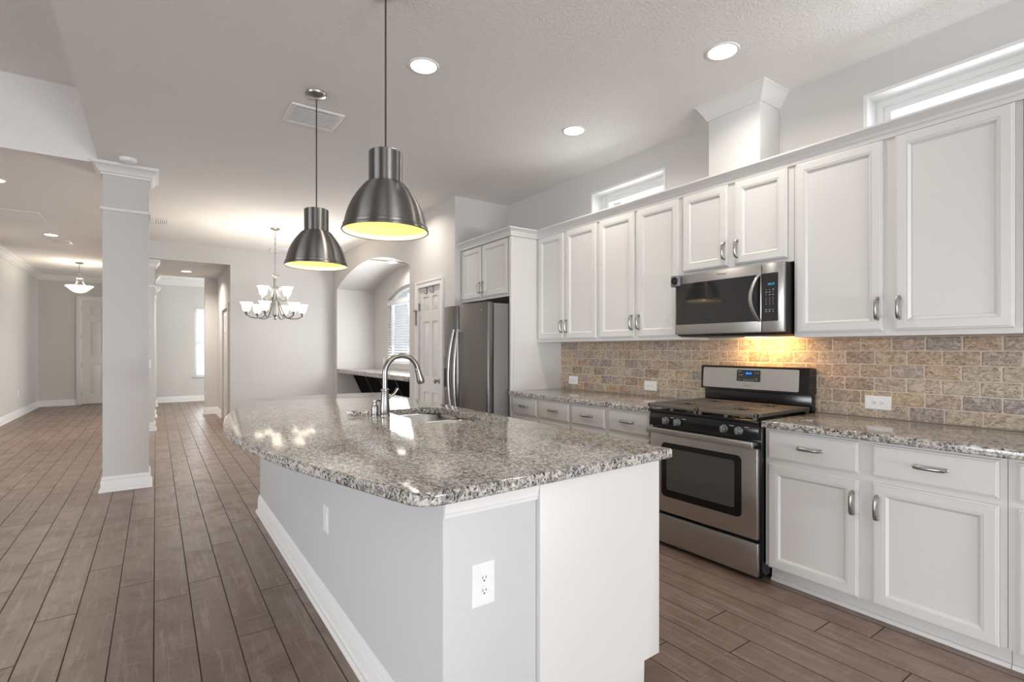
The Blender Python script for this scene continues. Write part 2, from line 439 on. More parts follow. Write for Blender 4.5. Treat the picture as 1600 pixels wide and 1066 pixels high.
# cabinet wall with two transom openings
T1 = (2.744, 3.621); T2 = (0.43, 1.302); TZ0, TZ1 = 2.42, 2.818
m = M(); xo = XW + 0.24
m.box(XW, xo, -6.4, YR + 0.2, 0, TZ0); m.box(XW, xo, -6.4, YR + 0.2, TZ1, HC)
m.box(XW, xo, -6.4, T2[0], TZ0, TZ1); m.box(XW, xo, T2[1], T1[0], TZ0, TZ1); m.box(XW, xo, T1[1], YR + 0.2, TZ0, TZ1)
struct('wall_right', m, 'wall')
struct('wall_return', M().box(XD + 0.12, XW, YR, YR + 0.12, 0, HC), 'wall')
# dining right wall : pantry door and arched niche
DY0, DY1, DZ1 = 5.395, 6.005, 2.085
NY0, NY1, NZS, NZA = 6.302, 9.59, 2.425, 2.722
m = M()
m.box(XD, XD + 0.12, YR, DY0, 0, HC); m.box(XD, XD + 0.12, DY0, DY1, DZ1, HC); m.box(XD, XD + 0.12, DY1, NY0 - 0.12, 0, HC)
XN = 3.44
m.box(XD, XN, NY0 - 0.12, NY0, 0, HC); m.box(XD, XN, NY1, YB + 0.1, 0, HC)
hw = (NY1 - NY0) / 2; yc = (NY1 + NY0) / 2; rise = NZA - NZS; R = (hw * hw + rise * rise) / (2 * rise)
def arch_pts(y0, y1, zs, za, k=28):
    h = (y1 - y0) / 2; c = (y0 + y1) / 2; ri = za - zs; r = (h * h + ri * ri) / (2 * ri)
    return [(c + h * (2 * i / k - 1), za - r + sqrt(max(0, r * r - (h * (2 * i / k - 1)) ** 2))) for i in range(k + 1)]
ap = arch_pts(NY0, NY1, NZS, NZA)
for (a, b) in zip(ap, ap[1:]):
    m.prism([(a[0], a[1]), (b[0], b[1]), (b[0], HC), (a[0], HC)], XD, XN, 'x')
struct('wall_dining_right', m, 'wall')
# niche back wall with arched window opening
WY0, WY1, WZ0, WZS, WZA = 7.04, 8.86, 1.085, 2.20, 2.40
m = M()
m.box(XN, XN + 0.15, NY0 - 0.12, WY0, 0, HC); m.box(XN, XN + 0.15, WY1, YB + 0.1, 0, HC); m.box(XN, XN + 0.15, WY0, WY1, 0, WZ0)
wp = arch_pts(WY0, WY1, WZS, WZA)
for (a, b) in zip(wp, wp[1:]):
    m.prism([(a[0], a[1]), (b[0], b[1]), (b[0], HC), (a[0], HC)], XN, XN + 0.15, 'x')
struct('wall_niche', m, 'wall')
struct('wall_back', M().box(1.04, XD, YB, YB + 0.16, 0, 2.75), 'wall')
m = M()
m.box(1.04, 1.2, YB + 0.16, 10.15, 0, 2.75); m.box(1.04, 1.2, 11.05, 12.05, 0, 2.75); m.box(1.04, 1.2, 10.15, 11.05, 2.05, 2.75)
struct('wall_hall_right', m, 'wall')
struct('wall_hall_end', M().box(0.82, 3.0, 12.05, 12.2, 0, HC), 'wall')
SX0, SX1, SZ0, SZ1 = 0.815, 1.75, 0.62, 2.38
m = M(); m.box(-0.5, SX0, 15.3, 15.45, 0, HC); m.box(SX1, 3.0, 15.3, 15.45, 0, HC)
m.box(SX0, SX1, 15.3, 15.45, 0, SZ0); m.box(SX0, SX1, 15.3, 15.45, SZ1, HC)
struct('wall_study', m, 'wall')
m = M(); m.box(-2.4, -1.445, 15.8, 15.95, 0, HC); m.box(-0.53, -0.42, 15.8, 15.95, 0, HC); m.box(-0.10, 0.1, 15.8, 15.95, 0, HC); m.box(-0.42, -0.10, 15.8, 15.95, 0, 0.2); m.box(-0.42, -0.10, 15.8, 15.95, 2.2, HC); m.box(-1.445, -0.53, 15.8, 15.95, 2.5, HC)
struct('wall_foyer', m, 'wall')
struct('wall_left', M().box(-2.35, -2.2, 6.2, 15.95, 0, HC), 'wall')
struct('wall_living_back', M().box(-9.0, -2.2, 6.05, 6.2, 0, HC), 'wall')
m = M(); m.box(-9.0, -8.85, -6.4, -2.6, 0, HR); m.box(-9.0, -8.85, 3.8, 6.05, 0, HR)
m.box(-9.0, -8.85, -2.6, 3.8, 0, 0.3); m.box(-9.0, -8.85, -2.6, 3.8, 2.7, HR)
struct('wall_living_left', m, 'wall')
m = M(); m.box(-9.0, -6.3, -6.4, -6.25, 0, HR); m.box(-2.2, -0.4, -6.4, -6.25, 0, HR); m.box(-6.3, -2.2, -6.4, -6.25, 0, 0.3); m.box(-6.3, -2.2, -6.4, -6.25, 2.9, HR); m.box(3.0, 3.7, -6.4, -6.25, 0, HR)
m.box(-0.4, 3.0, -6.4, -6.25, 2.5, HR); m.box(-0.4, 3.0, -6.4, -6.25, 0, 0.2)
struct('wall_front', m, 'wall')

# baseboards (profile: distance from wall, height)
BASE = [(0, 0), (0.028, 0), (0.028, 0.012), (0.024, 0.022), (0.014, 0.024), (0.014, 0.098), (0.010, 0.106), (0.012, 0.114), (0.006, 0.130), (0.003, 0.138), (0, 0.140)]
def baseboard(name, path, side=1, closed=False):
    return struct(name, M().sweep(path, BASE, closed, side), 'trim')
baseboard('baseboard_left', [(-2.2, 6.2), (-2.2, 15.8), (-1.54, 15.8)], 1)
baseboard('baseboard_study', [(-0.02, 15.3), (2.9, 15.3)], 1)
baseboard('baseboard_back', [(1.04, 11.15), (1.04, 12.05), (0.82, 12.05), (0.82, 12.2)], -1)
baseboard('baseboard_dining', [(1.04, YB), (XD, YB), (XD, NY1)], 1)
baseboard('baseboard_pantry', [(XD, 6.08), (XD, NY0)], -1)

CROWN = [(0, 0), (0, -0.115), (0.012, -0.115), (0.016, -0.098), (0.030, -0.090), (0.050, -0.062), (0.078, -0.030), (0.092, -0.022), (0.096, 0)]
struct('trim_1', M().sweep([(-2.2, 8.0), (-2.2, 15.8), (-0.45, 15.8)], CROWN, False, 1, HC), 'trim')
struct('trim_2', M().sweep([(-0.02, 15.3), (2.9, 15.3)], CROWN, False, 1, HC), 'trim')

# ------------------------------------------------------------------ doors
def six_panel(m, y0, y1, z0, z1, x, t, axis):
    """six-panel door leaf; front face looks to -axis, leaf from x (front) to x+t"""
    w = y1 - y0; h = z1 - z0; st = 0.115 * w / 0.76 + 0.012; mid = st * 0.95
    cols = [(y0 + st, (y0 + y1) / 2 - mid / 2), ((y0 + y1) / 2 + mid / 2, y1 - st)]
    rowz = [(z0 + 0.095 * h, z0 + 0.375 * h), (z0 + 0.46 * h, z0 + 0.795 * h), (z0 + 0.855 * h, z0 + 0.945 * h)]
    def B(u0, u1, d0, d1, v0, v1, bev=0):
        if axis == 'x': m.box(x + d0, x + d1, u0, u1, v0, v1, bev)
        else: m.box(u0, u1, x + d0, x + d1, v0, v1, bev)
    B(y0, y1, 0.012, t, z0, z1)
    us = [y0, cols[0][0], cols[0][1], cols[1][0], cols[1][1], y1]
    for a in (0, 2, 4): B(us[a], us[a + 1], 0, 0.0125, z0, z1)
    zs = [z0, rowz[0][0], rowz[0][1], rowz[1][0], rowz[1][1], rowz[2][0], rowz[2][1], z1]
    for c in cols:
        for a in (0, 2, 4, 6): B(c[0], c[1], 0, 0.0125, zs[a], zs[a + 1])
        for r in rowz:
            g = 0.016
            def loop(i, d):
                q = [(c[0] + i, r[0] + i), (c[1] - i, r[0] + i), (c[1] - i, r[1] - i), (c[0] + i, r[1] - i)]
                return [((x + d, u, v) if axis == 'x' else (u, x + d, v)) for u, v in q]
            m.loft([loop(g, 0.012), loop(g + 0.022, 0.003)], True, False, True)
    return m
dr = struct('door_1', six_panel(M(), -1.44, -0.535, 0.02, 2.49, 15.815, 0.04, 'y'), 'doorpaint')
m = M().prism([(-1.535, 0), (-1.445, 0), (-1.445, 2.495), (-0.53, 2.495), (-0.53, 0), (-0.44, 0), (-0.44, 2.585), (-1.535, 2.585)], 15.775, 15.80, 'y', 0.005)
obj('door_frame', m, 'trim', dr)
for z in (0.25, 0.95, 1.62, 2.28): obj('hinge', M().box(-1.452, -1.436, 15.796, 15.815, z - 0.05, z + 0.05, 0.003), 'hinge', dr)
obj('threshold', M().box(-1.44, -0.535, 15.78, 15.86, 0, 0.02, 0.004), 'hinge', dr)
obj('deadbolt', M().lathe([(0, -0.025), (0.028, -0.025), (0.03, 0)], (-0.60, 15.815, 1.15), 20, 'y'), 'nickel', dr)

dr = struct('door_2', six_panel(M(), DY0 + 0.004, DY1 - 0.004, 0.012, DZ1 - 0.004, XD + 0.012, 0.036, 'x'), 'doorpaint')
CAS = 0.066
m = M()
U = lambda i, o, zi, zo: [(DY0 - o, 0), (DY0 - i, 0), (DY0 - i, zi), (DY1 + i, zi), (DY1 + i, 0), (DY1 + o, 0), (DY1 + o, zo), (DY0 - o, zo)]
m.prism(U(0.003, CAS, DZ1 + 0.003, DZ1 + CAS), XD - 0.018, XD, 'x', 0.004)
m.prism(U(CAS - 0.012, CAS + 0.008, DZ1 + CAS - 0.012, DZ1 + CAS + 0.008), XD - 0.025, XD - 0.0005, 'x', 0.004)
obj('door_frame', m, 'trim', dr)
m = M(); kx, ky, kz = XD + 0.012, 5.455, 0.94
m.lathe([(0, 0), (0.031, 0), (0.033, -0.006), (0.014, -0.012), (0.012, -0.035), (0.022, -0.042), (0.029, -0.055), (0.027, -0.068), (0.012, -0.075), (0, -0.075)], (kx, ky, kz), 24, 'x')
obj('door_knob', m, 'nickel', dr)
for z in (0.25, 1.05, 1.85): obj('hinge', M().box(XD - 0.004, XD + 0.014, DY1 - 0.008, DY1 + 0.004, z - 0.045, z + 0.045, 0.002), 'hinge', dr)
# hooks over the top of the pantry door
def door_hook(y, lab):
    m = M(); m.box(XD + 0.006, XD + 0.0115, y - 0.013, y + 0.013, DZ1 - 0.085, DZ1 - 0.002, 0.001)
    m.tube([(XD + 0.006, y, DZ1 - 0.075), (XD - 0.012, y, DZ1 - 0.085), (XD - 0.028, y, DZ1 - 0.07), (XD - 0.034, y, DZ1 - 0.05)], 0.005, 8)
    tag(obj('over_door_hook', m, 'hinge'), lab, 'hook', 'hooks over the pantry door')
door_hook(5.80, 'small dark hook hung over the pantry door top, the one farther from the fridge')
door_hook(5.62, 'small dark hook hung over the pantry door top, the one nearer the fridge')
m = M(); m.tube([(XD - 0.03, 6.11, 1.80), (XD - 0.045, 6.06, 1.806), (XD - 0.03, 6.0, 1.80)], 0.006, 8)
m.box(XD - 0.034, XD - 0.024, 6.035, 6.06, 1.62, 1.80, 0.003); m.box(XD - 0.034, XD - 0.018, 6.03, 6.065, 1.785, 1.80, 0.002)
tag(obj('door_latch', m, 'hinge'), 'small metal safety latch on the left casing of the pantry door', 'latch')
# hall door in right side wall
dr = struct('door_3', six_panel(M(), 10.155, 11.045, 0.012, 2.04, 1.06, 0.036, 'x'), 'doorpaint')
m = M().prism([(10.07, 0), (10.15, 0), (10.15, 2.05), (11.05, 2.05), (11.05, 0), (11.13, 0), (11.13, 2.13), (10.07, 2.13)], 1.022, 1.04, 'x', 0.005)
obj('door_frame', m, 'trim', dr)

# ------------------------------------------------------------------ windows
def transom(name, y0, y1):
    d = 0.018; m = M().ring('x', XW - 0.004, xo - 0.002, (y0 - 0.002, y1 + 0.002, TZ0 - 0.002, TZ1 + 0.002), (y0 + d, y1 - d, TZ0 + d, TZ1 - d))
    w = struct(name, m, 'trim')
    m = M(); x0, x1 = XW + 0.13, XW + 0.20
    def fr(i0, i1, xa, xb): m.ring('x', xa, xb, (y0 + i0, y1 - i0, TZ0 + i0, TZ1 - i0), (y0 + i1, y1 - i1, TZ0 + i1, TZ1 - i1))
    fr(0.018, 0.05, x0, x1); fr(0.048, 0.085, x0 + 0.022, x1)
    obj('window_frame', m, 'trim', w)
    obj('window_pane', M().box(x1 - 0.02, x1 - 0.014, y0 + 0.08, y1 - 0.08, TZ0 + 0.08, TZ1 - 0.08), 'glass', w)
transom('window_1', *T2)
transom('window_2', *T1)
# arched niche window
m = M(); fx0, fx1 = XN + 0.05, XN + 0.11
m.box(fx0, fx1, WY0, WY0 + 0.045, WZ0, WZS, 0.004); m.box(fx0, fx1, WY1 - 0.045, WY1, WZ0, WZS, 0.004); m.box(fx0, fx1, WY0, WY1, WZ0, WZ0 + 0.05, 0.004)
m.box(fx0, fx1, yc - 0.03, yc + 0.03, WZ0, WZS, 0.004)
inn = arch_pts(WY0 + 0.045, WY1 - 0.045, WZS, WZA - 0.045)
for (a, b, c, d) in zip(wp, wp[1:], inn[1:], inn): m.prism([a, b, c, d], fx0, fx1, 'x')
w3 = struct('window_3', m, 'trim')
obj('transom_bar', M().box(XN + 0.02, fx1, WY0, WY1, 2.155, 2.20, 0.004), 'trim', w3)
obj('window_sill', M().box(XN - 0.03, XN + 0.1, WY0 - 0.03, WY1 + 0.03, WZ0 - 0.022, WZ0 + 0.004, 0.005), 'trim', w3)
obj('window_pane', M().prism([(WY0 + 0.02, WZ0 + 0.02)] + [(y, z - 0.02) for y, z in wp[1:-1]][::-1][::-1] + [(WY1 - 0.02, WZ0 + 0.02)], fx0 + 0.03, fx0 + 0.036, 'x'), 'glass', w3)
def blind(name, label, axis, p, u0, u1, z0, z1, tilt):
    b = thing(name, label, 'blinds', ((p, (u0 + u1) / 2, z0) if axis == 'x' else ((u0 + u1) / 2, p, z0)))
    def B(m, d0, d1, a, c, v0, v1, bev=0):
        m.box(p + d0, p + d1, a, c, v0, v1, bev) if axis == 'x' else m.box(a, c, p + d0, p + d1, v0, v1, bev)
        return m
    obj('headrail', B(M(), -0.03, 0.03, u0, u1, z1 - 0.05, z1, 0.004), 'blind', b)
    m = M(); k = int((z1 - z0 - 0.08) / 0.046)
    for i in range(k):
        z = z0 + 0.045 + i * 0.046; dz = 0.024 * sin(tilt); dx = 0.024 * cos(tilt)
        q = [(p - dx, z - dz), (p + dx, z + dz), (p + dx, z + dz + 0.003), (p - dx, z - dz + 0.003)]
        if axis == 'x': m.loft([[(a, u0 + 0.005, c) for a, c in q], [(a, u1 - 0.005, c) for a, c in q]])
        else: m.loft([[(u0 + 0.005, a, c) for a, c in q], [(u1 - 0.005, a, c) for a, c in q]])
    obj('slats', m, 'blind', b)
    obj('bottom_rail', B(M(), -0.025, 0.025, u0, u1, z0 + 0.004, z0 + 0.026, 0.004), 'blind', b)
    for f in (0.15, 0.5, 0.85):
        u = u0 + f * (u1 - u0); obj('ladder_tape', B(M(), -0.027, -0.0255, u - 0.004, u + 0.004, z0 + 0.02, z1 - 0.03), 'blind', b)
    return b
blind('window_blind', 'white slatted blind in the arched window over the niche counter', 'x', XN + 0.012, WY0 + 0.01, WY1 - 0.01, WZ0 + 0.006, 2.152, 0.28)
w4 = M().ring('y', 15.37, 15.42, (SX0, SX1, SZ0, SZ1), (SX0 + 0.05, SX1 - 0.05, SZ0 + 0.05, SZ1 - 0.05)).box(SX0 + 0.05, SX1 - 0.05, 15.375, 15.415, 1.47, 1.52)
w4 = struct('window_4', w4, 'trim')
obj('window_sill', M().box(SX0 - 0.03, SX1 + 0.03, 15.27, 15.40, SZ0 - 0.02, SZ0 + 0.003, 0.004), 'trim', w4)
obj('window_pane', M().box(SX0 + 0.04, SX1 - 0.04, 15.395, 15.40, SZ0 + 0.04, SZ1 - 0.04), 'glass', w4)
w5 = struct('window_added', M().ring('y', 15.84, 15.90, (-0.42, -0.10, 0.2, 2.2), (-0.385, -0.135, 0.235, 2.165)), 'trim')  # made-up sidelight, unseen behind the column, added to carry the foyer lamp
obj('window_pane', M().box(-0.39, -0.13, 15.868, 15.873, 0.23, 2.17), 'glass', w5)
blind('window_blind', 'white slatted blind in the far study window seen down the hall', 'y', 15.335, SX0 + 0.01, SX1 - 0.01, SZ0 + 0.005, SZ1 - 0.003, 0.25)

# ------------------------------------------------------------------ square columns
CAP = [(0, 0), (0, -0.108), (0.012, -0.108), (0.014, -0.092), (0.028, -0.084), (0.034, -0.066), (0.060, -0.030), (0.074, -0.024), (0.078, 0)]
def column(x0, x1, y0, y1, top, label, group, cap_s=1.0, band=True):
    t = thing('square_column', label, 'column', ((x0 + x1) / 2, (y0 + y1) / 2, 0), group)
    sq = [(x0, y0), (x1, y0), (x1, y1), (x0, y1)]
    obj('shaft', M().box(x0, x1, y0, y1, 0, top, 0.004), 'wall', t)
    obj('plinth', M().sweep(sq, BASE, True, 1), 'trim', t, 'white stepped base moulding')
    obj('capital', M().sweep(sq, [(d * cap_s, z * cap_s) for d, z in CAP], True, 1, top), 'trim', t, 'white crown moulding capital')
    if band:
        bz = top - 0.418
        obj('astragal', M().sweep(sq, [(0, -0.018), (0.010, -0.018), (0.016, -0.012), (0.018, 0), (0.016, 0.010), (0.008, 0.016), (0, 0.018)], True, 1, bz), 'trim', t, 'thin white band')
    return t
column(-0.40, -0.052, 6.0, 6.35, HC, 'large square pale column nearest the camera, under the ceiling corner', 'square columns')
column(-0.37, -0.012, 10.06, 10.42, 2.75, 'second square column back, showing just right of the big column', 'square columns')
column(-0.36, 0.0, 12.0, 12.36, 2.75, 'third square column back, a thin sliver at the left of the hall', 'square columns')
column(-0.34, 0.02, 14.3, 14.66, 2.75, 'farthest square column, a thin sliver before the study wall', 'square columns')

# ------------------------------------------------------------------ duct chase above cabinets
t = thing('duct_chase', 'white boxed duct chase with crown moulding above the wall cabinets', 'duct chase', (3.33, 2.0, 2.47))
obj('shaft', M().box(3.215, XW, 1.805, 2.18, 2.46, HC, 0.003), 'trim', t)
CH = [(0, 0), (0, -0.105), (0.010, -0.105), (0.014, -0.088), (0.022, -0.080), (0.026, -0.066), (0.046, -0.034), (0.060, -0.012), (0.068, -0.008), (0.068, 0)]
obj('crown', M().sweep([(XW, 1.805), (3.215, 1.805), (3.215, 2.18), (XW, 2.18)], CH, False, -1, HC), 'trim', t)

# ------------------------------------------------------------------ cabinets (faces look to -X)
def rect(y0, y1, z0, z1, x, i=0.0):
    return [(x, y0 + i, z0 + i), (x, y1 - i, z0 + i), (x, y1 - i, z1 - i), (x, y0 + i, z1 - i)]
def panel_rings(y0, y1, z0, z1, xf, rings):
    m = M(); m.loft([rect(y0, y1, z0, z1, xf - d, i) for i, d in rings]); return m
DOOR = [(0, 0), (0, 0.012), (0.004, 0.0145), (0.009, 0.0148), (0.0105, 0.019), (0.046, 0.019), (0.048, 0.0165), (0.051, 0.0165), (0.0525, 0.0185), (0.056, 0.0175), (0.066, 0.0075), (0.0675, 0.006), (0.069, 0.0075)]
SLAB = [(0, 0), (0, 0.012), (0.004, 0.0145), (0.008, 0.0148), (0.010, 0.019)]
def pull(parent, x, y, z, vertical, L=0.108):
    m = M(); pts = []; rad = []
    prof = [(-0.50, 0.0, 0.0058), (-0.505, 0.012, 0.0062), (-0.47, 0.021, 0.0070), (-0.40, 0.0255, 0.0062), (-0.34, 0.0275, 0.0068), (-0.22, 0.030, 0.0064), (-0.1, 0.0315, 0.0062)]
    prof = prof + [(0.0, 0.032, 0.0062)] + [(-a, b, r) for a, b, r in prof[::-1]]
    for a, d, r in prof:
        pts.append((x - d, y, z + a * L) if vertical else (x - d, y + a * L, z)); rad.append(r * 1.15)
    m.tube(pts, rad, 10, True, (1.25, 0.9) if vertical else (0.9, 1.25))
    for sgn in (-1, 1):
        c = (x, y, z + sgn * 0.5 * L) if vertical else (x, y + sgn * 0.5 * L, z)
        m.lathe([(0.0085, 0), (0.0085, -0.003), (0.006, -0.006)], c, 12, 'x', True)
    return obj('handle', m, 'nickel', parent, 'satin nickel arched pull')
def cab_door(parent, xf, y0, y1, z0, z1, py, pz):
    d = obj('door', panel_rings(y0, y1, z0, z1, xf, DOOR), 'cabinet', parent, ang=22)
    pull(d, xf - 0.019, py, pz, True)
    return d
def cab_drawer(parent, xf, y0, y1, z0, z1):
    d = obj('drawer', panel_rings(y0, y1, z0, z1, xf, SLAB), 'cabinet', parent, ang=22)
    pull(d, xf - 0.019, (y0 + y1) / 2, (z0 + z1) / 2 + 0.004, False, 0.112)
    return d
BX = 2.824; UX = 3.135
def base_cabinet(y0, y1, doors, label):
    """doors: list of (y0, y1) with the pull side following the pair"""
    t = thing('base_cabinet', label, 'base cabinet', (3.1, (y0 + y1) / 2, 0), 'white base cabinets')
    m = M(); m.box(BX, XW - 0.02, y0 + 0.001, y1 - 0.001, 0.1, CT - 0.040); m.box(BX + 0.066, XW - 0.02, y0 + 0.001, y1 - 0.001, 0, 0.1)
    m.sweep([(BX + 0.066, y0 + 0.001), (BX + 0.066, y1 - 0.001)], [(0, 0), (0.014, 0), (0.014, 0.006), (0.008, 0.018), (0, 0.020)], False, -1)
    obj('body', m, 'cabinet', t)
    for k, (a, b) in enumerate(doors):
        cab_drawer(t, BX, a, b, 0.705, 0.860)
        py = a + 0.022 if k % 2 else b - 0.022
        cab_door(t, BX, a, b, 0.098, 0.677, py, 0.56)
    return t
# doors listed from the camera outwards; index 0 carries its pull on its far edge, index 1 on its near edge
base_cabinet(0.552, 1.552, [(0.576, 1.024), (1.083, 1.530)], 'white base cabinet immediately right of the range, two doors and two drawers')
base_cabinet(-0.448, 0.552, [(-0.424, 0.024), (0.083, 0.522)], 'white base cabinet cut off by the right edge of the photo')
base_cabinet(2.338, 3.196, [(2.372, 2.758), (2.798, 3.178)], 'white base cabinet left of the range, mostly behind the island')
base_cabinet(3.196, 4.052, [(3.210, 3.606), (3.653, 4.02)], 'white base cabinet beside the fridge panel, mostly behind the island')
def wall_cabinet(y0, y1, z0, doors, label, x0=UX, group='white wall cabinets'):
    t = thing('wall_cabinet', label, 'wall cabinet', (3.3, (y0 + y1) / 2, z0), group)
    obj('body', M().box(x0, XW, y0 + 0.001, y1 - 0.001, z0, 2.44), 'cabinet', t)
    for k, (a, b) in enumerate(doors):
        py = a + 0.020 if k % 2 else b - 0.020
        cab_door(t, x0, a, b, z0 + 0.026, 2.408, py, z0 + 0.143 if z0 < 1.5 else z0 + 0.13)
    return t
wall_cabinet(0.562, 1.547, 1.383, [(0.588, 1.035), (1.091, 1.532)], 'large white wall cabinet right of the microwave, two wide doors')
wall_cabinet(-0.42, 0.562, 1.383, [(-0.39, 0.055), (0.11, 0.548)], 'white wall cabinet cut off by the right edge of the photo')
wall_cabinet(1.547, 2.342, 1.84, [(1.584, 1.924), (1.975, 2.327)], 'short white wall cabinet directly above the microwave')
wall_cabinet(2.342, 3.195, 1.383, [(2.360, 2.751), (2.784, 3.178)], 'white wall cabinet just left of the microwave, below the small transom window')
wall_cabinet(3.195, 4.055, 1.383, [(3.209, 3.612), (3.640, 4.022)], 'white wall cabinet next to the tall fridge panel')
FX = 2.835
wall_cabinet(4.080, YR - 0.001, 1.835, [(4.126, 4.600), (4.622, 5.045)], 'deep white cabinet over the refrigerator', FX)
t = thing('fridge_panel', 'tall white side panel between refrigerator and counter', 'side panel', (3.1, 4.067, 0))
obj('panel', M().box(FX + 0.004, XW, 4.056, 4.0795, 0, 2.44), 'cabinet', t)
obj('edge_strip', M().box(2.812, FX + 0.004, 4.052, 4.084, 0, 2.44, 0.002), 'cabinet', t)
# crown along the top of all wall cabinets
CC = [(0, 0), (0.0, -0.030), (0.010, -0.030), (0.012, -0.010), (0.018, -0.004), (0.020, 0.010), (0.036, 0.026), (0.048, 0.034), (0.052, 0.036), (0.052, 0.046), (0, 0.046)]
m = M().sweep([(UX, -0.42), (UX, 4.0515), (2.8115, 4.0515), (2.8115, YR - 0.001)], CC, False, -1, 2.441)
tag(obj('cabinet_crown_moulding', m, 'cabinet'), 'white crown moulding running along the top of the wall cabinets', 'moulding')

# ------------------------------------------------------------------ granite
def offset_poly(poly, d):
    k = len(poly); out = []
    for i in range(k):
        a, b, c = Vector(poly[i - 1]), Vector(poly[i]), Vector(poly[(i + 1) % k])
        d1 = (b - a).normalized(); d2 = (c - b).normalized()
        n1 = Vector((-d1.y, d1.x)); n2 = Vector((-d2.y, d2.x))
        mt = (n1 + n2) / max(0.3, 1 + n1.dot(n2)); out.append((b.x + mt.x * d, b.y + mt.y * d))
    return out
def round_poly(poly, radii, k=6):
    out = []; n = len(poly)
    for i in range(n):
        a, b, c = Vector(poly[i - 1]), Vector(poly[i]), Vector(poly[(i + 1) % n]); r = radii[i] if isinstance(radii, (list, tuple)) else radii
        if r <= 0: out.append(tuple(b)); continue
        u = (a - b).normalized(); w = (c - b).normalized(); ang = u.angle(w); t = r / math.tan(ang / 2)
        p0 = b + u * t; p1 = b + w * t; ctr = b + (u + w).normalized() * (r / sin(ang / 2))
        v0 = p0 - ctr; v1 = p1 - ctr; tot = v0.angle_signed(v1) if v0.length else 0
        for j in range(k + 1):
            an = -tot * j / k
            out.append((ctr.x + v0.x * cos(an) - v0.y * sin(an), ctr.y + v0.x * sin(an) + v0.y * cos(an)))
    return out
def slab(poly, z0, z1, hole=None, rb=0.009):
    """poly counter-clockwise"""
    m = M(); bm = m.bm
    prof = [(rb * 0.6, z0), (0, z0 + rb * 0.6), (0, z1 - rb)] + [(rb * (1 - cos(a)), z1 - rb + rb * sin(a)) for a in (pi / 8, pi / 4, 3 * pi / 8, pi / 2)]
    loops = [[(x, y, z) for x, y in offset_poly(poly, d)] for d, z in prof]
    rows = [[m.v(p) for p in lp] for lp in loops]
    for a, b in zip(rows, rows[1:]):
        for i in range(len(a)): m.face((a[i], a[(i + 1) % len(a)], b[(i + 1) % len(a)], b[i]))
    hr = None
    if hole:
        hr = [[m.v((x, y, z)) for x, y in hole] for z in (z0, z1)]
        for i in range(len(hole)): m.face((hr[0][i], hr[1][i], hr[1][(i + 1) % len(hole)], hr[0][(i + 1) % len(hole)]))
    for ring, h in ((rows[0], hr[0] if hr else None), (rows[-1], hr[1] if hr else None)):
        es = []
        for lp in (ring, h):
            if lp is None: continue
            for i in range(len(lp)):
                e = bm.edges.get((lp[i], lp[(i + 1) % len(lp)])) or bm.edges.new((lp[i], lp[(i + 1) % len(lp)]))
                es.append(e)
        bmesh.ops.triangle_fill(bm, use_beauty=True, use_dissolve=False, edges=es)
    return m
CTX = 2.779
tag(obj('countertop', slab([(CTX, -0.448), (XW - 0.001, -0.448), (XW - 0.001, 1.553), (CTX, 1.553)], CT - 0.039, CT), 'granite'),
    'speckled granite countertop right of the range', 'countertop', 'granite wall countertops')
tag(obj('countertop', slab([(CTX, 2.338), (XW - 0.001, 2.338), (XW - 0.001, 4.0515), (CTX, 4.0515)], CT - 0.039, CT), 'granite'),
    'speckled granite countertop between the fridge panel and the range', 'countertop', 'granite wall countertops')
t = obj('tile_backsplash', M().box(XW - 0.012, XW - 0.0005, -0.44, 4.056, CT + 0.0005, 1.382), 'tile')
tag(t, 'tan and brown tumbled travertine brick tile backsplash behind the counter', 'backsplash')

# ------------------------------------------------------------------ island
IY0, IY1, IX0, IX1 = 1.345, 4.545, 0.69, 1.63
isl = thing('kitchen_island', 'white kitchen island base with grey painted knee wall', 'kitchen island', (1.16, 2.95, 0))
obj('knee_wall', M().box(IX0, 1.035, IY0, IY1, 0, CT - 0.039, 0.003), 'islandwall', isl, 'pale grey textured knee wall')
m = M(); m.prism([(1.035, 0), (1.541, 0), (1.541, 0.115), (IX1, 0.115), (IX1, CT - 0.039), (1.035, CT - 0.039)], IY0 - 0.020, IY0 + 0.012, 'y', 0.0015)
obj('end_panel', m, 'cabinet', isl, 'white end panel with a toe kick notch')
obj('near_carcass', M().box(1.036, IX1 - 0.02, IY0 + 0.012, 2.40, 0.115, CT - 0.039), 'cabinet', isl)
obj('far_carcass', M().box(1.036, IX1 - 0.02, 3.26, IY1, 0.115, CT - 0.039), 'cabinet', isl)
obj('sink_carcass', M().box(1.036, IX1 - 0.02, 2.40, 3.26, 0.115, 0.60), 'cabinet', isl)
obj('toe_base', M().box(1.036, 1.541, IY0 + 0.012, IY1, 0, 0.115), 'cabinet', isl)
for a, b in ((1.38, 1.86), (1.89, 2.37), (2.40, 2.84), (2.86, 3.28), (3.31, 3.90), (3.93, 4.52)):
    mm = M(); mm.loft([[(IX1 - 0.02 + d, y, z) for _, y, z in rect(a, b, 0.14, 0.86, 0, i)] for i, d in DOOR]); obj('door', mm, 'cabinet', isl)
obj('baseboard', M().sweep([(IX0, IY0), (IX0, IY1), (1.03, IY1)], BASE, False, -1), 'trim', isl, 'white stepped baseboard')
m = M(); m.sweep([(IX0, IY0), (1.034, IY0)], [(0, -0.058), (0.008, -0.058), (0.009, -0.048), (0.012, -0.044), (0.013, -0.030), (0.019, -0.012), (0.0195, 0), (0, 0)], False, 1, CT - 0.0395)
obj('moulding', m, 'trim', isl, 'white crown moulding under the counter end')
obj('toe_shoe', M().box(1.541, 1.556, IY0 - 0.020, IY1, 0, 0.02, 0.004), 'trim', isl)
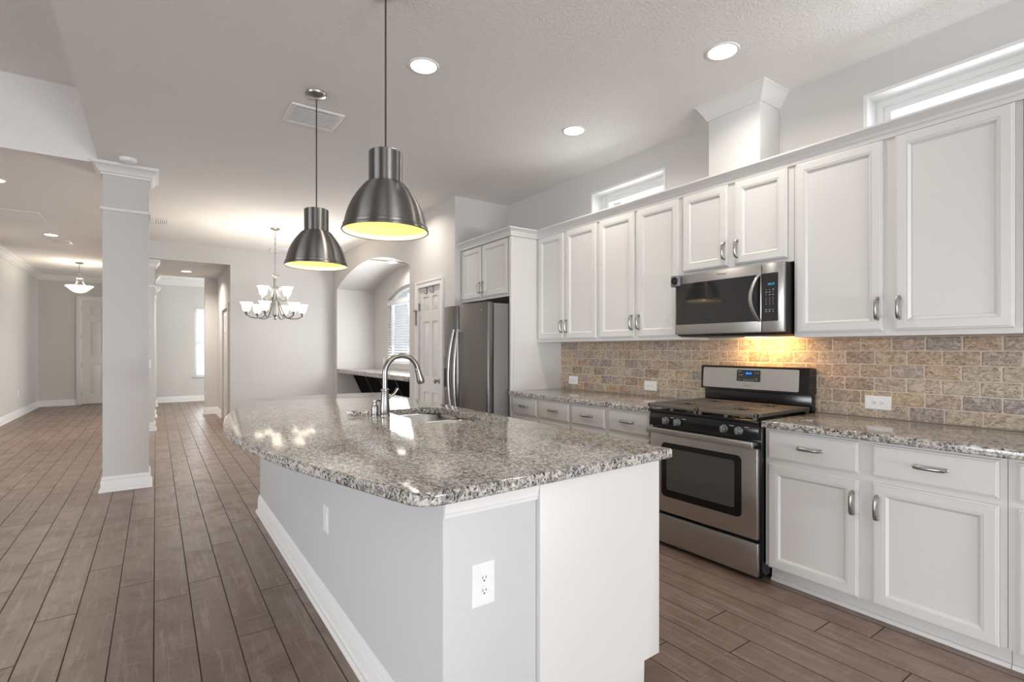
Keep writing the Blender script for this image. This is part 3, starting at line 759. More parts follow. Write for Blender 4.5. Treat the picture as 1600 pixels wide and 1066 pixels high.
outer = [(1.700, 1.318), (1.712, 2.2), (1.722, 3.2), (1.728, 4.0), (1.715, 4.585), (1.60, 4.625), (1.34, 4.65), (1.0, 4.635), (0.76, 4.610),
         (0.655, 4.575), (0.585, 4.45), (0.50, 4.15), (0.42, 3.83), (0.36, 3.56), (0.322, 3.36), (0.295, 3.12), (0.284, 2.88), (0.288, 2.68), (0.303, 2.50), (0.347, 2.23), (0.408, 1.93), (0.482, 1.67), (0.545, 1.44), (0.572, 1.345), (0.592, 1.305), (0.630, 1.282), (0.68, 1.278)]
sub = []
for i in range(len(outer)):            # Catmull-Rom along the bowed side
    p = [Vector(outer[(i + k) % len(outer)]) for k in (-1, 0, 1, 2)]
    if 5 <= i <= 24:
        for f in (0.0, 0.5):
            q = 0.5 * ((2 * p[1]) + (p[2] - p[0]) * f + (2 * p[0] - 5 * p[1] + 4 * p[2] - p[3]) * f * f + (3 * p[1] - p[0] - 3 * p[2] + p[3]) * f ** 3)
            sub.append(tuple(q))
    else: sub.append(tuple(p[1]))
HX0, HX1, HY0, HY1 = 1.20, 1.59, 2.45, 3.22
hole = round_poly([(HX0, HY0), (HX1, HY0), (HX1, HY1), (HX0, HY1)], [0.07, 0.07, 0.13, 0.07])
isl_top = obj('island_countertop', slab(sub, CT - 0.039, CT, hole), 'granite', ang=40)
tag(isl_top, 'large bowed granite countertop on the island', 'countertop')
# undermount sink
sk = thing('kitchen_sink', 'stainless undermount double bowl sink set in the island', 'sink', (1.4, 2.83, CT - 0.23))
def bowl(x0, x1, y0, y1, zt, zb, r):
    m = M(); base = [(x0, y0), (x1, y0), (x1, y1), (x0, y1)]
    def lp(i, z, rr): return [(x, y, z) for x, y in round_poly([(x0 + i, y0 + i), (x1 - i, y0 + i), (x1 - i, y1 - i), (x0 + i, y1 - i)], rr)]
    m.loft([lp(-0.018, zt, r + 0.018), lp(-0.004, zt, r + 0.004), lp(0, zt - 0.006, r), lp(0.006, zb + 0.04, r), lp(0.02, zb + 0.01, r), lp(0.05, zb, r)], True, False, True)
    m.lathe([(0.035, 0.001), (0.03, 0.004), (0.02, 0.002), (0.0, 0.001)], ((x0 + x1) / 2, (y0 + y1) / 2, zb), 20)
    return m
zt = CT - 0.041
obj('bowl', bowl(HX0 + 0.004, HX1 - 0.004, 2.858, HY1 - 0.004, zt, zt - 0.20, 0.075), 'sink', sk)
obj('bowl', bowl(HX0 + 0.004, HX1 - 0.004, HY0 + 0.004, 2.818, zt, zt - 0.18, 0.075), 'sink', sk)
# faucet
fx, fy = 1.125, 2.945
f = thing('kitchen_faucet', 'tall brushed steel gooseneck pull-down faucet at the island sink', 'faucet', (fx, fy, CT))
obj('base', M().lathe([(0, 0), (0.031, 0), (0.031, 0.008), (0.028, 0.014), (0.030, 0.03), (0.0285, 0.06), (0.0245, 0.105), (0.021, 0.15), (0.0195, 0.155), (0, 0.155)], (fx, fy, CT), 28), 'faucet', f)
obj('collar', M().lathe([(0.020, 0), (0.025, 0.003), (0.025, 0.009), (0.018, 0.012)], (fx, fy, CT + 0.15), 28, cap=True), 'faucet', f)
pts = [(fx, fy, CT + 0.155 + i * 0.02) for i in range(6)]
z0 = pts[-1][2]; Rr = 0.106
for i in range(1, 23):
    a = pi - i / 22 * pi * 0.93
    pts.append((fx + Rr + Rr * cos(a), fy, z0 + Rr * sin(a)))
obj('spout', M().tube(pts, 0.0158, 18), 'faucet', f)
e = Vector(pts[-1]); dv = (Vector(pts[-1]) - Vector(pts[-2])).normalized()
obj('spray_head', M().tube([e - dv * 0.004, e + dv * 0.002, e + dv * 0.004, e + dv * 0.03, e + dv * 0.07, e + dv * 0.085, e + dv * 0.095], [0.0155, 0.018, 0.018, 0.019, 0.0235, 0.024, 0.021], 18), 'faucet', f)
lv = M().tube([(fx + 0.012, fy, CT + 0.112), (fx + 0.04, fy - 0.004, CT + 0.118), (fx + 0.06, fy - 0.006, CT + 0.135), (fx + 0.078, fy - 0.006, CT + 0.162)], [0.008, 0.007, 0.009, 0.011], 12)
lv.tube([(fx + 0.015, fy, CT + 0.105), (fx + 0.03, fy, CT + 0.112)], 0.011, 14)
obj('lever', lv, 'faucet', f)
sp = M(); sx, sy = fx - 0.025, fy + 0.055
sx, sy = 1.075, 2.975
sp.lathe([(0, 0), (0.024, 0), (0.024, 0.006), (0.020, 0.012), (0.021, 0.05), (0.018, 0.062), (0.012, 0.066), (0.011, 0.080), (0.015, 0.085), (0.014, 0.096), (0, 0.098)], (sx, sy, CT), 24)
sp.tube([(sx, sy, CT + 0.09), (sx + 0.02, sy, CT + 0.094), (sx + 0.036, sy - 0.002, CT + 0.086)], [0.006, 0.0055, 0.005], 10)
tag(obj('soap_dispenser', sp, 'faucet'), 'short brushed steel soap dispenser left of the island faucet', 'soap dispenser')
bk = M(); c, s_ = cos(-0.62), sin(-0.62)
q = [(-0.062, -0.014), (0.062, -0.014), (0.062, 0.014), (-0.062, 0.014)]
bk.prism([(0.995 + u * c - v * s_, 3.045 + u * s_ + v * c) for u, v in q], CT + 0.0003, CT + 0.030, 'z', 0.002)
tag(obj('granite_offcut', bk, 'granite'), 'small granite offcut strip lying on the island left of the faucet', 'stone piece')

# ------------------------------------------------------------------ outlets and switch plates
def outlet(name, label, loc, nrm, vertical=True, kind='duplex'):
    """plate centred at loc, facing nrm ('-x', '-y', '+x')"""
    t = thing(name, label, 'outlet' if kind == 'duplex' else 'switch', loc, 'outlets and switch plates')
    L = Vector(loc)
    if nrm == '-x': U, V, Nn = Vector((0, -1, 0)), Vector((0, 0, 1)), Vector((-1, 0, 0))
    elif nrm == '+x': U, V, Nn = Vector((0, 1, 0)), Vector((0, 0, 1)), Vector((1, 0, 0))
    else: U, V, Nn = Vector((1, 0, 0)), Vector((0, 0, 1)), Vector((0, -1, 0))
    if not vertical: U, V = V, U * -1
    w, h = 0.040, 0.066
    def lp(i, d): return [L + U * a * (w - i) + V * b * (h - i) + Nn * d for a, b in ((-1, -1), (1, -1), (1, 1), (-1, 1))]
    m = M(); m.loft([lp(0, 0.0), lp(0, 0.003), lp(0.003, 0.0055)]); obj('plate', m, 'white', t)
    if kind == 'duplex':
        for s2 in (-1, 1):
            cc = L + V * s2 * 0.0195; m = M()
            k = 20; ring = []
            for i in range(k):
                a = 2 * pi * i / k; u = max(-0.0135, min(0.0135, 0.0172 * cos(a))); v = 0.0148 * sin(a)
                ring.append((u, v))
            m.loft([[cc + U * u + V * v + Nn * 0.005 for u, v in ring], [cc + U * u + V * v + Nn * 0.0072 for u, v in ring]])
            so = obj('socket', m, 'white', t)
            for (u, v, a, b) in ((-0.006, 0.003, 0.0011, 0.0040), (0.006, 0.003, 0.0011, 0.0033), (0, -0.007, 0.0023, 0.0023)):
                obj('slot', M().loft([[cc + U * (u + p * a) + V * (v + q * b) + Nn * d for p, q in ((-1, -1), (1, -1), (1, 1), (-1, 1))] for d in (0.0065, 0.0078)]), 'slot', so)
    else:
        m = M(); m.loft([[L + U * a * 0.0165 + V * b * 0.033 + Nn * d for a, b in ((-1, -1), (1, -1), (1, 1), (-1, 1))] for d in (0.005, 0.009)])
        obj('rocker', m, 'white', t)
    return t
outlet('wall_outlet', 'white duplex outlet on the near end of the island', (0.828, IY0, 0.589), '-y')
outlet('wall_outlet', 'white outlet on the long left side of the island', (IX0, 2.59, 0.478), '-x', kind='rocker')
TX = XW - 0.012
outlet('wall_outlet', 'white horizontal outlet on the backsplash right of the range', (TX, 1.226, 1.002), '-x', False)
outlet('wall_outlet', 'white horizontal outlet on the backsplash just left of the range', (TX, 2.89, 1.004), '-x', False)
outlet('wall_outlet', 'white horizontal outlet on the backsplash near the fridge panel', (TX, 3.865, 1.004), '-x', False)
outlet('wall_outlet', 'white outlet low on the far left wall', (-2.2, 13.7, 0.45), '+x')
outlet('wall_outlet', 'white outlet on the dining back wall just above the island top', (2.17, YB, 0.36), '-y')
outlet('wall_outlet', 'white outlet above the niche counter under the window', (XN, 9.05, 1.09), '-x')
outlet('switch_plate', 'white switch plate on the second column beside the big column', (-0.10, 10.06, 1.08), '-y', kind='rocker')

# ------------------------------------------------------------------ range
Y0, Y1 = 1.559, 2.333
r = thing('gas_range', 'stainless and black freestanding gas range', 'range', (3.1, (Y0 + Y1) / 2, 0))
m = M(); m.box(2.80, 3.435, Y0, Y1, 0.03, 0.895, 0.004)
m.box(2.84, 2.87, Y0 + 0.03, Y0 + 0.06, 0, 0.03); m.box(2.84, 2.87, Y1 - 0.06, Y1 - 0.03, 0, 0.03); m.box(3.38, 3.41, Y0 + 0.03, Y0 + 0.06, 0, 0.03); m.box(3.38, 3.41, Y1 - 0.06, Y1 - 0.03, 0, 0.03)
obj('body', m, 'black', r)
obj('storage_drawer', M().box(2.770, 2.798, Y0 + 0.010, Y1 - 0.010, 0.030, 0.218, 0.005), 'steel', r)
od = obj('oven_door', M().box(2.766, 2.798, Y0 + 0.010, Y1 - 0.010, 0.238, 0.752, 0.006), 'steel', r)
def rrect(y0, y1, z0, z1, rad): return round_poly([(y0, z0), (y1, z0), (y1, z1), (y0, z1)], rad)
obj('window_surround', M().prism(rrect(1.662, 2.228, 0.342, 0.698, 0.03), 2.7625, 2.768, 'x', 0.001, 1), 'black', od, 'black glass border')
obj('window_glass', M().prism(rrect(1.705, 2.185, 0.390, 0.665, 0.012), 2.7605, 2.764, 'x'), 'glassgrey', od, 'smoky grey window')
m = M(); m.box(2.716, 2.738, Y0 + 0.012, Y1 - 0.012, 0.757, 0.794, 0.004)
m.box(2.738, 2.80, Y0 + 0.025, Y0 + 0.055, 0.762, 0.788, 0.004); m.box(2.738, 2.80, Y1 - 0.055, Y1 - 0.025, 0.762, 0.788, 0.004)
obj('oven_handle', m, 'steel', od)
obj('control_panel', M().prism([(2.762, 0.800), (2.80, 0.800), (2.80, 0.893), (2.772, 0.893)], Y0 + 0.004, Y1 - 0.004, 'y', 0.003), 'black', r)
for y in (2.19, 2.10, 1.77, 1.677):
    m = M(); c = (2.766, y, 0.842)
    m.lathe([(0.024, 0), (0.024, -0.006), (0.019, -0.010), (0.0175, -0.026), (0.015, -0.029), (0, -0.029)], c, 24, 'x')
    m.box(2.728, 2.742, y - 0.0055, y + 0.0055, 0.822, 0.862, 0.003)
    k = obj('knob', m, 'knob', r)
    obj('marking', M().box(2.7625, 2.7632, y - 0.062, y - 0.034, 0.864, 0.868), 'print', r)
m = M(); m.box(2.752, 3.40, Y0, Y1, 0.893, 0.9115, 0.006)
ct_ = obj('cooktop', m, 'black', r)
# raised rolled edge seen at the sides and front
for by in (1.745, 2.147):
    for bx in (2.93, 3.235):
        m = M(); m.lathe([(0.055, 0), (0.055, 0.006), (0.046, 0.010), (0.046, 0.018), (0.040, 0.021), (0, 0.021)], (bx, by, 0.911), 28)
        obj('burner', m, 'blackmatte', r)
def grate(y0, y1):
    m = M(); x0, x1 = 2.745, 3.365; zt, zb = 0.950, 0.931; w = 0.009
    m.box(x0, x0 + 0.030, y0, y1, zb - 0.004, zt, 0.005); m.box(x1 - 0.016, x1, y0, y1, zb, zt, 0.004)
    m.box(x0, x1, y0, y0 + 0.018, zb - 0.004, zt, 0.005); m.box(x0, x1, y1 - 0.018, y1, zb - 0.004, zt, 0.005)
    xm = (x0 + x1) / 2; m.box(xm - w, xm + w, y0, y1, zb, zt, 0.003)
    yc_ = (y0 + y1) / 2
    for bx in (2.92, 3.225):
        for d in (-0.105, -0.07, -0.035, 0.0, 0.035, 0.07, 0.105):
            if abs(d) < 0.05:
                m.box(bx + d - 0.006, bx + d + 0.006, y0, yc_ - 0.045, zb, zt, 0.002); m.box(bx + d - 0.006, bx + d + 0.006, yc_ + 0.045, y1, zb, zt, 0.002)
            else: m.box(bx + d - 0.006, bx + d + 0.006, y0, y1, zb, zt, 0.002)
        m.box(bx - 0.12, bx - 0.03, yc_ - 0.006, yc_ + 0.006, zb, zt, 0.002); m.box(bx + 0.03, bx + 0.12, yc_ - 0.006, yc_ + 0.006, zb, zt, 0.002)
    for (a, b) in ((x0 + 0.012, y0 + 0.015), (x0 + 0.012, y1 - 0.015), (x1 - 0.012, y0 + 0.015), (x1 - 0.012, y1 - 0.015), (x0 + 0.012, yc_)):
        m.box(a - 0.009, a + 0.009, b - 0.009, b + 0.009, 0.911, zb, 0.002)
    return obj('grate', m, 'iron', r)
grate(Y0 + 0.004, 1.9445); grate(1.9475, Y1 - 0.004)
m = M(); m.box(3.385, 3.435, Y0 + 0.006, Y1 - 0.006, 0.905, 1.035, 0.004)
m.prism([(3.338, 1.028), (3.438, 1.028), (3.438, 1.188), (3.362, 1.197), (3.350, 1.194)], Y0 + 0.002, Y1 - 0.002, 'y', 0.004)
bg = obj('backguard', m, 'black', r)
bgx = lambda z: 3.338 + (z - 1.028) * 0.012 / 0.166
def bgplate(y0, y1, z0, z1, rad, d, name, mat, parent, label=None):
    m = M(); pl = rrect(y0, y1, z0, z1, rad)
    m.loft([[(bgx(z) + 0.001, y, z) for y, z in pl], [(bgx(z) - d, y, z) for y, z in pl]]); return obj(name, m, mat, parent, label)
bgplate(1.621, 2.310, 1.040, 1.181, 0.010, 0.0025, 'fascia', 'steel', bg, 'brushed steel fascia')
bgplate(1.873, 2.044, 1.091, 1.170, 0.008, 0.0040, 'clock_panel', 'glassblack', bg, 'dark clock panel')
bgplate(1.927, 1.990, 1.127, 1.163, 0.002, 0.0048, 'display', 'navy', bg)
LX, LY = (0, -1, 0), (0, 0, 1)
text_mesh('10:15', 0.020, 'blue', 'display_digits', bg, (bgx(1.145) - 0.0053, 1.957, 1.146), LX, LY)
text_mesh('Whirlpool', 0.0135, 'logo', 'lettering', bg, (bgx(1.064) - 0.003, 1.965, 1.063), LX, LY)
m = M()
for y, z in [(1.955 - 0.017 * k, 1.101) for k in range(-2, 3)] + [(1.90, 1.103), (1.90, 1.112), (1.908, 1.150), (1.890, 1.150), (2.025, 1.135), (2.008, 1.135), (2.025, 1.105)]:
    m.box(bgx(z) - 0.0046, bgx(z) - 0.0038, y - 0.0042, y + 0.0042, z - 0.0018, z + 0.0018)
m.box(bgx(1.158) - 0.0046, bgx(1.158) - 0.0038, 2.010, 2.035, 1.156, 1.159)
obj('button_marks', m, 'print', bg)

# ------------------------------------------------------------------ microwave
mw = thing('microwave', 'stainless over-the-range microwave above the gas range', 'microwave', (3.2, 1.945, 1.41))
Y0, Y1 = 1.559, 2.331; Z0, Z1 = 1.412, 1.834; MX = 3.034
obj('housing', M().prism([(MX + 0.028, Z0), (3.10, Z0 - 0.012), (3.43, Z0 - 0.012), (3.43, Z1), (MX + 0.028, Z1)], Y0 + 0.002, Y1 - 0.002, 'y', 0.003), 'blackmatte', mw)
SPL = 1.694
dd = obj('door', M().box(MX, MX + 0.028, SPL + 0.0015, Y1, Z0 + 0.004, Z1, 0.005), 'steel', mw)
obj('door_glass', M().prism(rrect(1.700, 2.317, 1.484, 1.770, 0.010), MX - 0.0015, MX + 0.003, 'x'), 'glassblack', dd, 'dark door glass')
m = M()
for (a, b, c, e) in ((1.80, 2.26, 1.51, 1.5125), (1.80, 2.26, 1.735, 1.7375), (2.2575, 2.26, 1.51, 1.7375), (1.80, 1.8025, 1.51, 1.7375)): m.box(MX - 0.0022, MX - 0.0012, a, b, c, e)
obj('window_outline', m, 'slot', dd)
pts = []
for i in range(17):
    tt = i / 16; pts.append((MX - 0.006 - 0.048 * sin(pi * tt) ** 0.7 if 0 < tt < 1 else MX - 0.004, 1.706 + 0.030 * sin(pi * tt), 1.484 + 0.284 * tt))
obj('handle', M().tube(pts, 0.012, 12, True, (1.15, 0.45)), 'steel', dd, 'bowed steel handle')
cp = obj('control_panel', M().box(MX, MX + 0.028, Y0, SPL - 0.0015, Z0 + 0.004, Z1, 0.005), 'steel', mw)
obj('keypad', M().prism(rrect(1.592, 1.690, 1.482, 1.772, 0.007), MX - 0.0015, MX + 0.003, 'x'), 'glassblack', cp, 'dark touch keypad')
text_mesh('10:15', 0.019, 'cyan', 'display_digits', cp, (MX - 0.0019, 1.634, 1.705), LX, LY)
m = M()
for rr_, zz_ in enumerate((1.672, 1.657, 1.641, 1.622, 1.610, 1.597, 1.585, 1.552, 1.540)):
    for k in range(3):
        y = 1.664 - k * 0.021 + random.uniform(-0.001, 0.001); w_ = random.choice((0.0025, 0.0045, 0.006)) if rr_ < 3 or rr_ > 6 else 0.0022
        m.box(MX - 0.0021, MX - 0.0014, y - w_, y + w_, zz_ - 0.0018, zz_ + 0.0018)
obj('key_marks', m, 'print', cp)
text_mesh('Whirlpool', 0.0165, 'logo', 'lettering', dd, (MX - 0.0006, 1.965, 1.806), LX, LY)
m = M(); m.box(3.10, 3.36, 1.64, 2.25, Z0 - 0.0155, Z0 - 0.0115)
obj('vent_filter', m, 'ventgrey', mw)
obj('cooktop_lamp', M().box(3.30, 3.40, 1.86, 1.96, Z0 - 0.019, Z0 - 0.0115, 0.002), plain('cooktop_lamp_lens', (1, 0.9, 0.6), 0.4, emit=(1, 0.66, 0.26), estr=6), mw)
lo = area('cooktop_lamp_light', (3.33, 1.86, Z0 - 0.03), (0.55, 0, -1), 0.34, 0.10, 4.2, (1, 0.56, 0.18))
# small dial device on the corner of the microwave
g = thing('small_dial_device', 'small square grey device with black dial on the microwave corner', 'gadget', (3.0, 2.335, 1.79))
obj('case', M().box(3.005, MX - 0.0005, 2.272, 2.345, 1.752, 1.832, 0.008), 'knob', g)
obj('dial', M().lathe([(0.027, 0), (0.027, -0.006), (0.023, -0.010), (0.012, -0.011), (0.010, -0.014), (0, -0.014)], (3.005, 2.309, 1.793), 24, 'x', True), 'black', g)

# ------------------------------------------------------------------ refrigerator
fr = thing('refrigerator', 'stainless side-by-side refrigerator with ice dispenser', 'refrigerator', (2.95, 4.55, 0))
FY0, FY1, FYS = 4.105, 5.000, 4.682
obj('body', M().box(2.648, 3.40, FY0, FY1, 0.02, 1.757, 0.004), 'fridgeside', fr, 'grey painted side')
def fdoor(y0, y1, bul):
    pl = [(2.636, y0), (2.636, y1)]
    k = 14
    pl += [(2.572 + 0.010 * (abs(2 * i / k - 1)) ** 6 - bul * (1 - (2 * i / k - 1) ** 2), y1 + (y0 - y1) * i / k) for i in range(k + 1)]
    return M().prism(pl[::-1], 0.06, 1.766, 'z', 0.003)
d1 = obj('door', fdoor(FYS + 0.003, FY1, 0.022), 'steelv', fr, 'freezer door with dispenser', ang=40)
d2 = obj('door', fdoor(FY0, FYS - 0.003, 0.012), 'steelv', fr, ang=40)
obj('kick_plate', M().box(2.645, 2.66, FY0 + 0.01, FY1 - 0.01, 0.02, 0.058), 'blackmatte', fr)
for y, d, tw in ((FYS + 0.045, d1, 1), (FYS - 0.045, d2, -1)):
    pts = []
    for i in range(25):
        tt = i / 24; bow = 1 - (2 * tt - 1) ** 2
        pts.append((2.550 - 0.058 * bow, y + tw * 0.018 * bow, 0.52 + 1.0 * tt))
    m = M().tube(pts, 0.014, 12, True, (1.2, 0.8))
    m.box(2.545, 2.575, y - 0.012, y + 0.012, 0.52, 0.55, 0.003); m.box(2.545, 2.575, y - 0.012, y + 0.012, 1.49, 1.52, 0.003)
    obj('handle', m, 'steel', d, 'curved bar handle')
dp = M(); dp.box(2.545, 2.57, 4.79, 4.945, 0.885, 1.235, 0.004); obj('dispenser', dp, 'fridgeside', d1, 'dark grey ice and water dispenser')
m = M(); m.box(2.5435, 2.546, 4.803, 4.932, 0.92, 1.11, 0.002); obj('dispenser_recess', m, 'slot', d1)
obj('dispenser_tray', M().box(2.536, 2.56, 4.80, 4.935, 0.888, 0.90, 0.002), 'steel', d1)
text_mesh('Whirlpool', 0.026, 'logolight', 'lettering', d2, (2.5665, 4.245, 1.692), LX, LY, 0.001)

# ------------------------------------------------------------------ niche counter
n_ = slab([(2.735, NY0 + 0.002), (XN - 0.002, NY0 + 0.002), (XN - 0.002, NY1 - 0.002), (2.735, NY1 - 0.002)], 0.885, 0.956)
tag(obj('niche_countertop', n_, 'granite'), 'granite counter set into the arched niche under the window', 'countertop')
t = thing('counter_support', 'black sloping panelled support under the niche counter', 'counter support', (3.25, yc, 0.0))
m = M(); m.prism([(3.02, 0.884), (XN - 0.003, 0.884), (XN - 0.003, 0.05), (3.405, 0.05)], NY0 + 0.003, NY1 - 0.003, 'y')
obj('panel', m, 'blackpanel', t)
def at(z, off): return 3.02 + (0.884 - z) * (0.385 / 0.834) - off
for y in (NY1 - 0.012, 8.89, 8.23, 7.52, 6.9):
    m = M().loft([[(at(z, 0.0), y - 0.007, z), (at(z, 0.0), y + 0.007, z), (at(z, 0.006), y + 0.007, z), (at(z, 0.006), y - 0.007, z)] for z in (0.883, 0.06)])
    obj('seam_strip', m, 'knob', t, 'thin grey seam strip')

# ------------------------------------------------------------------ pendant lights
def pendant(x, y, label):
    t = thing('pendant_light', label, 'pendant light', (x, y, 1.86), 'pendants over the island')
    obj('canopy', M().lathe([(0, 0), (0.066, 0), (0.066, -0.004), (0.060, -0.014), (0.035, -0.024), (0.010, -0.028), (0.008, -0.045), (0, -0.045)], (x, y, HC), 36), 'nickel', t)
    obj('cord', M().tube([(x, y, HC - 0.04), (x, y, 2.24)], 0.0042, 8), 'cord', t)
    obj('socket_cup', M().lathe([(0.003, 0.150), (0.072, 0.150), (0.078, 0.146), (0.078, 0.0), (0.074, -0.004)], (x, y, 2.100), 48), 'pendant', t, ang=40)
    hd = 2.103 - 1.893
    ctl = [(0.079, 0.0), (0.094, 0.035), (0.113, 0.14), (0.136, 0.29), (0.155, 0.44), (0.169, 0.585), (0.180, 0.73), (0.188, 0.88), (0.193, 1.0)]
    outer_ = [(0.079, 2.103)]
    for i in range(len(ctl) - 1):
        p0, p1, p2, p3 = ctl[max(0, i - 1)], ctl[i], ctl[i + 1], ctl[min(len(ctl) - 1, i + 2)]
        for f_ in (0.33, 0.66, 1.0):
            q = [0.5 * (2 * p1[c] + (p2[c] - p0[c]) * f_ + (2 * p0[c] - 5 * p1[c] + 4 * p2[c] - p3[c]) * f_ ** 2 + (3 * p1[c] - p0[c] - 3 * p2[c] + p3[c]) * f_ ** 3) for c in (0, 1)]
            outer_.append((q[0], 2.103 - hd * q[1]))
    pr_ = [(rr, z - 1.86) for rr, z in outer_]
    obj('shade', M().lathe(pr_, (x, y, 1.86), 64), 'pendant', t, 'brushed steel dome shade', ang=60)
    obj('rim', M().lathe([(0.1925, 0.030), (0.196, 0.027), (0.197, 0.020), (0.196, 0.016), (0.200, 0.012), (0.2025, 0.006), (0.2025, 0.001), (0.200, -0.001), (0.198, 0.001)], (x, y, 1.870), 64), 'pendant', t)
    obj('lip', M().lathe([(0.198, 0.001), (0.195, 0.002), (0.190, 0.014), (0.1885, 0.022)], (x, y, 1.870), 64), 'white', t, 'white inner lip')
    obj('lining', M().lathe([(rr - 0.003, z - 0.003) for rr, z in pr_], (x, y, 1.86), 64), 'lining', t, 'pale yellow inside of the shade', ang=60)
    obj('bulb', M().sphere((x, y, 1.985), 0.032, 16, 12, (1, 1, 1.25)).lathe([(0.016, 0.03), (0.016, 0.10)], (x, y, 1.985), 14), 'bulb', t)
    l = bpy.data.lights.new('pendant_lamp_light', 'POINT'); l.energy = 1.7; l.color = (1, 0.86, 0.52); l.shadow_soft_size = 0.03
    o = bpy.data.objects.new('pendant_lamp_light', l); COL.objects.link(o); o.parent = t; o.location = (0, 0, 0.055)
    return t
pA = pendant(0.900, 2.3466, 'brushed steel dome pendant nearer the camera, hanging lower in view')
pB = pendant(0.8875, 3.5737, 'brushed steel dome pendant farther back beside the ceiling vent')

# ------------------------------------------------------------------ chandelier
cx, cy = 1.393, 7.878
ch = thing('chandelier', 'two-tier nickel chandelier with nine frosted glass bell shades', 'chandelier', (cx, cy, 1.73))
obj('canopy', M().lathe([(0, 0), (0.065, 0), (0.062, -0.015), (0.03, -0.03), (0.01, -0.035), (0, -0.035)], (cx, cy, HC), 32), 'nickel', ch)
m = M(); z = HC - 0.03; k = 0
m.tube([(cx, cy, z), (cx, cy, 2.62)], 0.004, 8)
while z > 2.40:
    for i in range(1):
        pts = []
        for j in range(13):
            a = 2 * pi * j / 12; u, v = 0.011 * cos(a), 0.022 * sin(a)
            pts.append((cx + (u if k % 2 else 0), cy + (0 if k % 2 else u), z - 0.02 + v))
        m.tube(pts, 0.003, 6, False)
    z -= 0.034; k += 1
obj('chain', m, 'nickel', ch)
obj('centre_column', M().lathe([(0, 0.66), (0.02, 0.655), (0.055, 0.64), (0.06, 0.63), (0.03, 0.612), (0.022, 0.60), (0.022, 0.50), (0.026, 0.36), (0.030, 0.20), (0.034, 0.07), (0.02, 0.05), (0.015, 0.03), (0.018, 0.02), (0.008, 0.004), (0, 0)], (cx, cy, 1.73), 24), 'nickel', ch)
BELL = [(0.018, 0.0), (0.030, 0.004), (0.045, 0.018), (0.053, 0.042), (0.058, 0.075), (0.066, 0.104), (0.080, 0.124), (0.084, 0.128)]
def arm_light(ang, rad, zs, zarm, rise_):
    ux, uy = cos(ang), sin(ang); pts = []
    ctl = [(0.02, zarm + rise_), (0.06, zarm + rise_ * 0.55), (rad * 0.38, zarm + 0.02), (rad * 0.62, zarm - 0.01), (rad * 0.86, zarm), (rad, zs - 0.03)]
    for i in range(len(ctl) - 1):
        p = [ctl[max(0, i - 1)], ctl[i], ctl[i + 1], ctl[min(len(ctl) - 1, i + 2)]]
        for f_ in (0, 0.25, 0.5, 0.75):
            q = [0.5 * (2 * p[1][c_] + (p[2][c_] - p[0][c_]) * f_ + (2 * p[0][c_] - 5 * p[1][c_] + 4 * p[2][c_] - p[3][c_]) * f_ ** 2 + (3 * p[1][c_] - p[0][c_] - 3 * p[2][c_] + p[3][c_]) * f_ ** 3) for c_ in (0, 1)]
            pts.append((cx + ux * q[0], cy + uy * q[0], q[1]))
    pts.append((cx + ux * rad, cy + uy * rad, zs - 0.03))
    a_ = obj('arm', M().tube(pts, 0.009, 8), 'nickel', ch)
    c_ = (cx + ux * rad, cy + uy * rad, zs)
    obj('socket_cup', M().lathe([(0, -0.055), (0.008, -0.05), (0.012, -0.04), (0.024, -0.012), (0.026, 0.002), (0.0, 0.003)], c_, 16), 'nickel', a_)
    l = bpy.data.lights.new('chandelier_light', 'POINT'); l.energy = 6.2; l.color = (1, 0.89, 0.74); l.shadow_soft_size = 0.025
    o = bpy.data.objects.new('chandelier_light', l); COL.objects.link(o); o.parent = ch; o.location = Vector(c_) + Vector((0, 0, 0.085)) - WORLD[ch.name]
    obj('glass_shade', M().lathe(BELL + [(rr - 0.003, zz_) for rr, zz_ in BELL[::-1]], c_, 28), 'shadeglass', a_, 'frosted white bell shade', ang=60)
for i in range(6): arm_light(radians(180 + 60 * i), 0.365, 1.835, 1.765, 0.34)
for i in range(3): arm_light(radians(200 + 120 * i), 0.175, 2.065, 2.01, 0.20)

# foyer bowl pendant
px_, py_ = -1.235, 13.19
fp = thing('bowl_pendant', 'small frosted glass bowl pendant hanging before the front door', 'pendant light', (px_, py_, 2.40))
obj('canopy', M().lathe([(0, 0), (0.07, 0), (0.066, -0.015), (0.02, -0.03), (0, -0.03)], (px_, py_, HC), 28), 'nickel', fp)
obj('stem', M().tube([(px_, py_, HC - 0.02), (px_, py_, 2.74)], 0.006, 8).sphere((px_, py_, 2.80), 0.016), 'nickel', fp)
m = M()
for i in range(3):
    a = radians(120 * i + 20); m.tube([(px_ + 0.02 * cos(a), py_ + 0.02 * sin(a), 2.74), (px_ + 0.06 * cos(a), py_ + 0.06 * sin(a), 2.72), (px_ + 0.05 * cos(a), py_ + 0.05 * sin(a), 2.66), (px_ + 0.13 * cos(a), py_ + 0.13 * sin(a), 2.54)], 0.007, 8)
m.lathe([(0, 2.745), (0.035, 2.735), (0.06, 2.715), (0.02, 2.70), (0, 2.70)], (px_, py_, 0), 20)
obj('arms', m, 'nickel', fp)
B2 = [(0.0, 0.0), (0.05, 0.004), (0.11, 0.03), (0.16, 0.075), (0.20, 0.115), (0.222, 0.128), (0.222, 0.134)]
obj('glass_bowl', M().lathe(B2 + [(max(0, rr - 0.006), zz_ + 0.006) for rr, zz_ in B2[::-1]], (px_, py_, 2.43), 36), 'shadeglass', fp, 'frosted glass bowl', ang=60)
obj('finial', M().sphere((px_, py_, 2.422), 0.014), 'nickel', fp)
l = bpy.data.lights.new('bowl_pendant_light', 'POINT'); l.energy = 16; l.color = (1, 0.86, 0.66); l.shadow_soft_size = 0.06
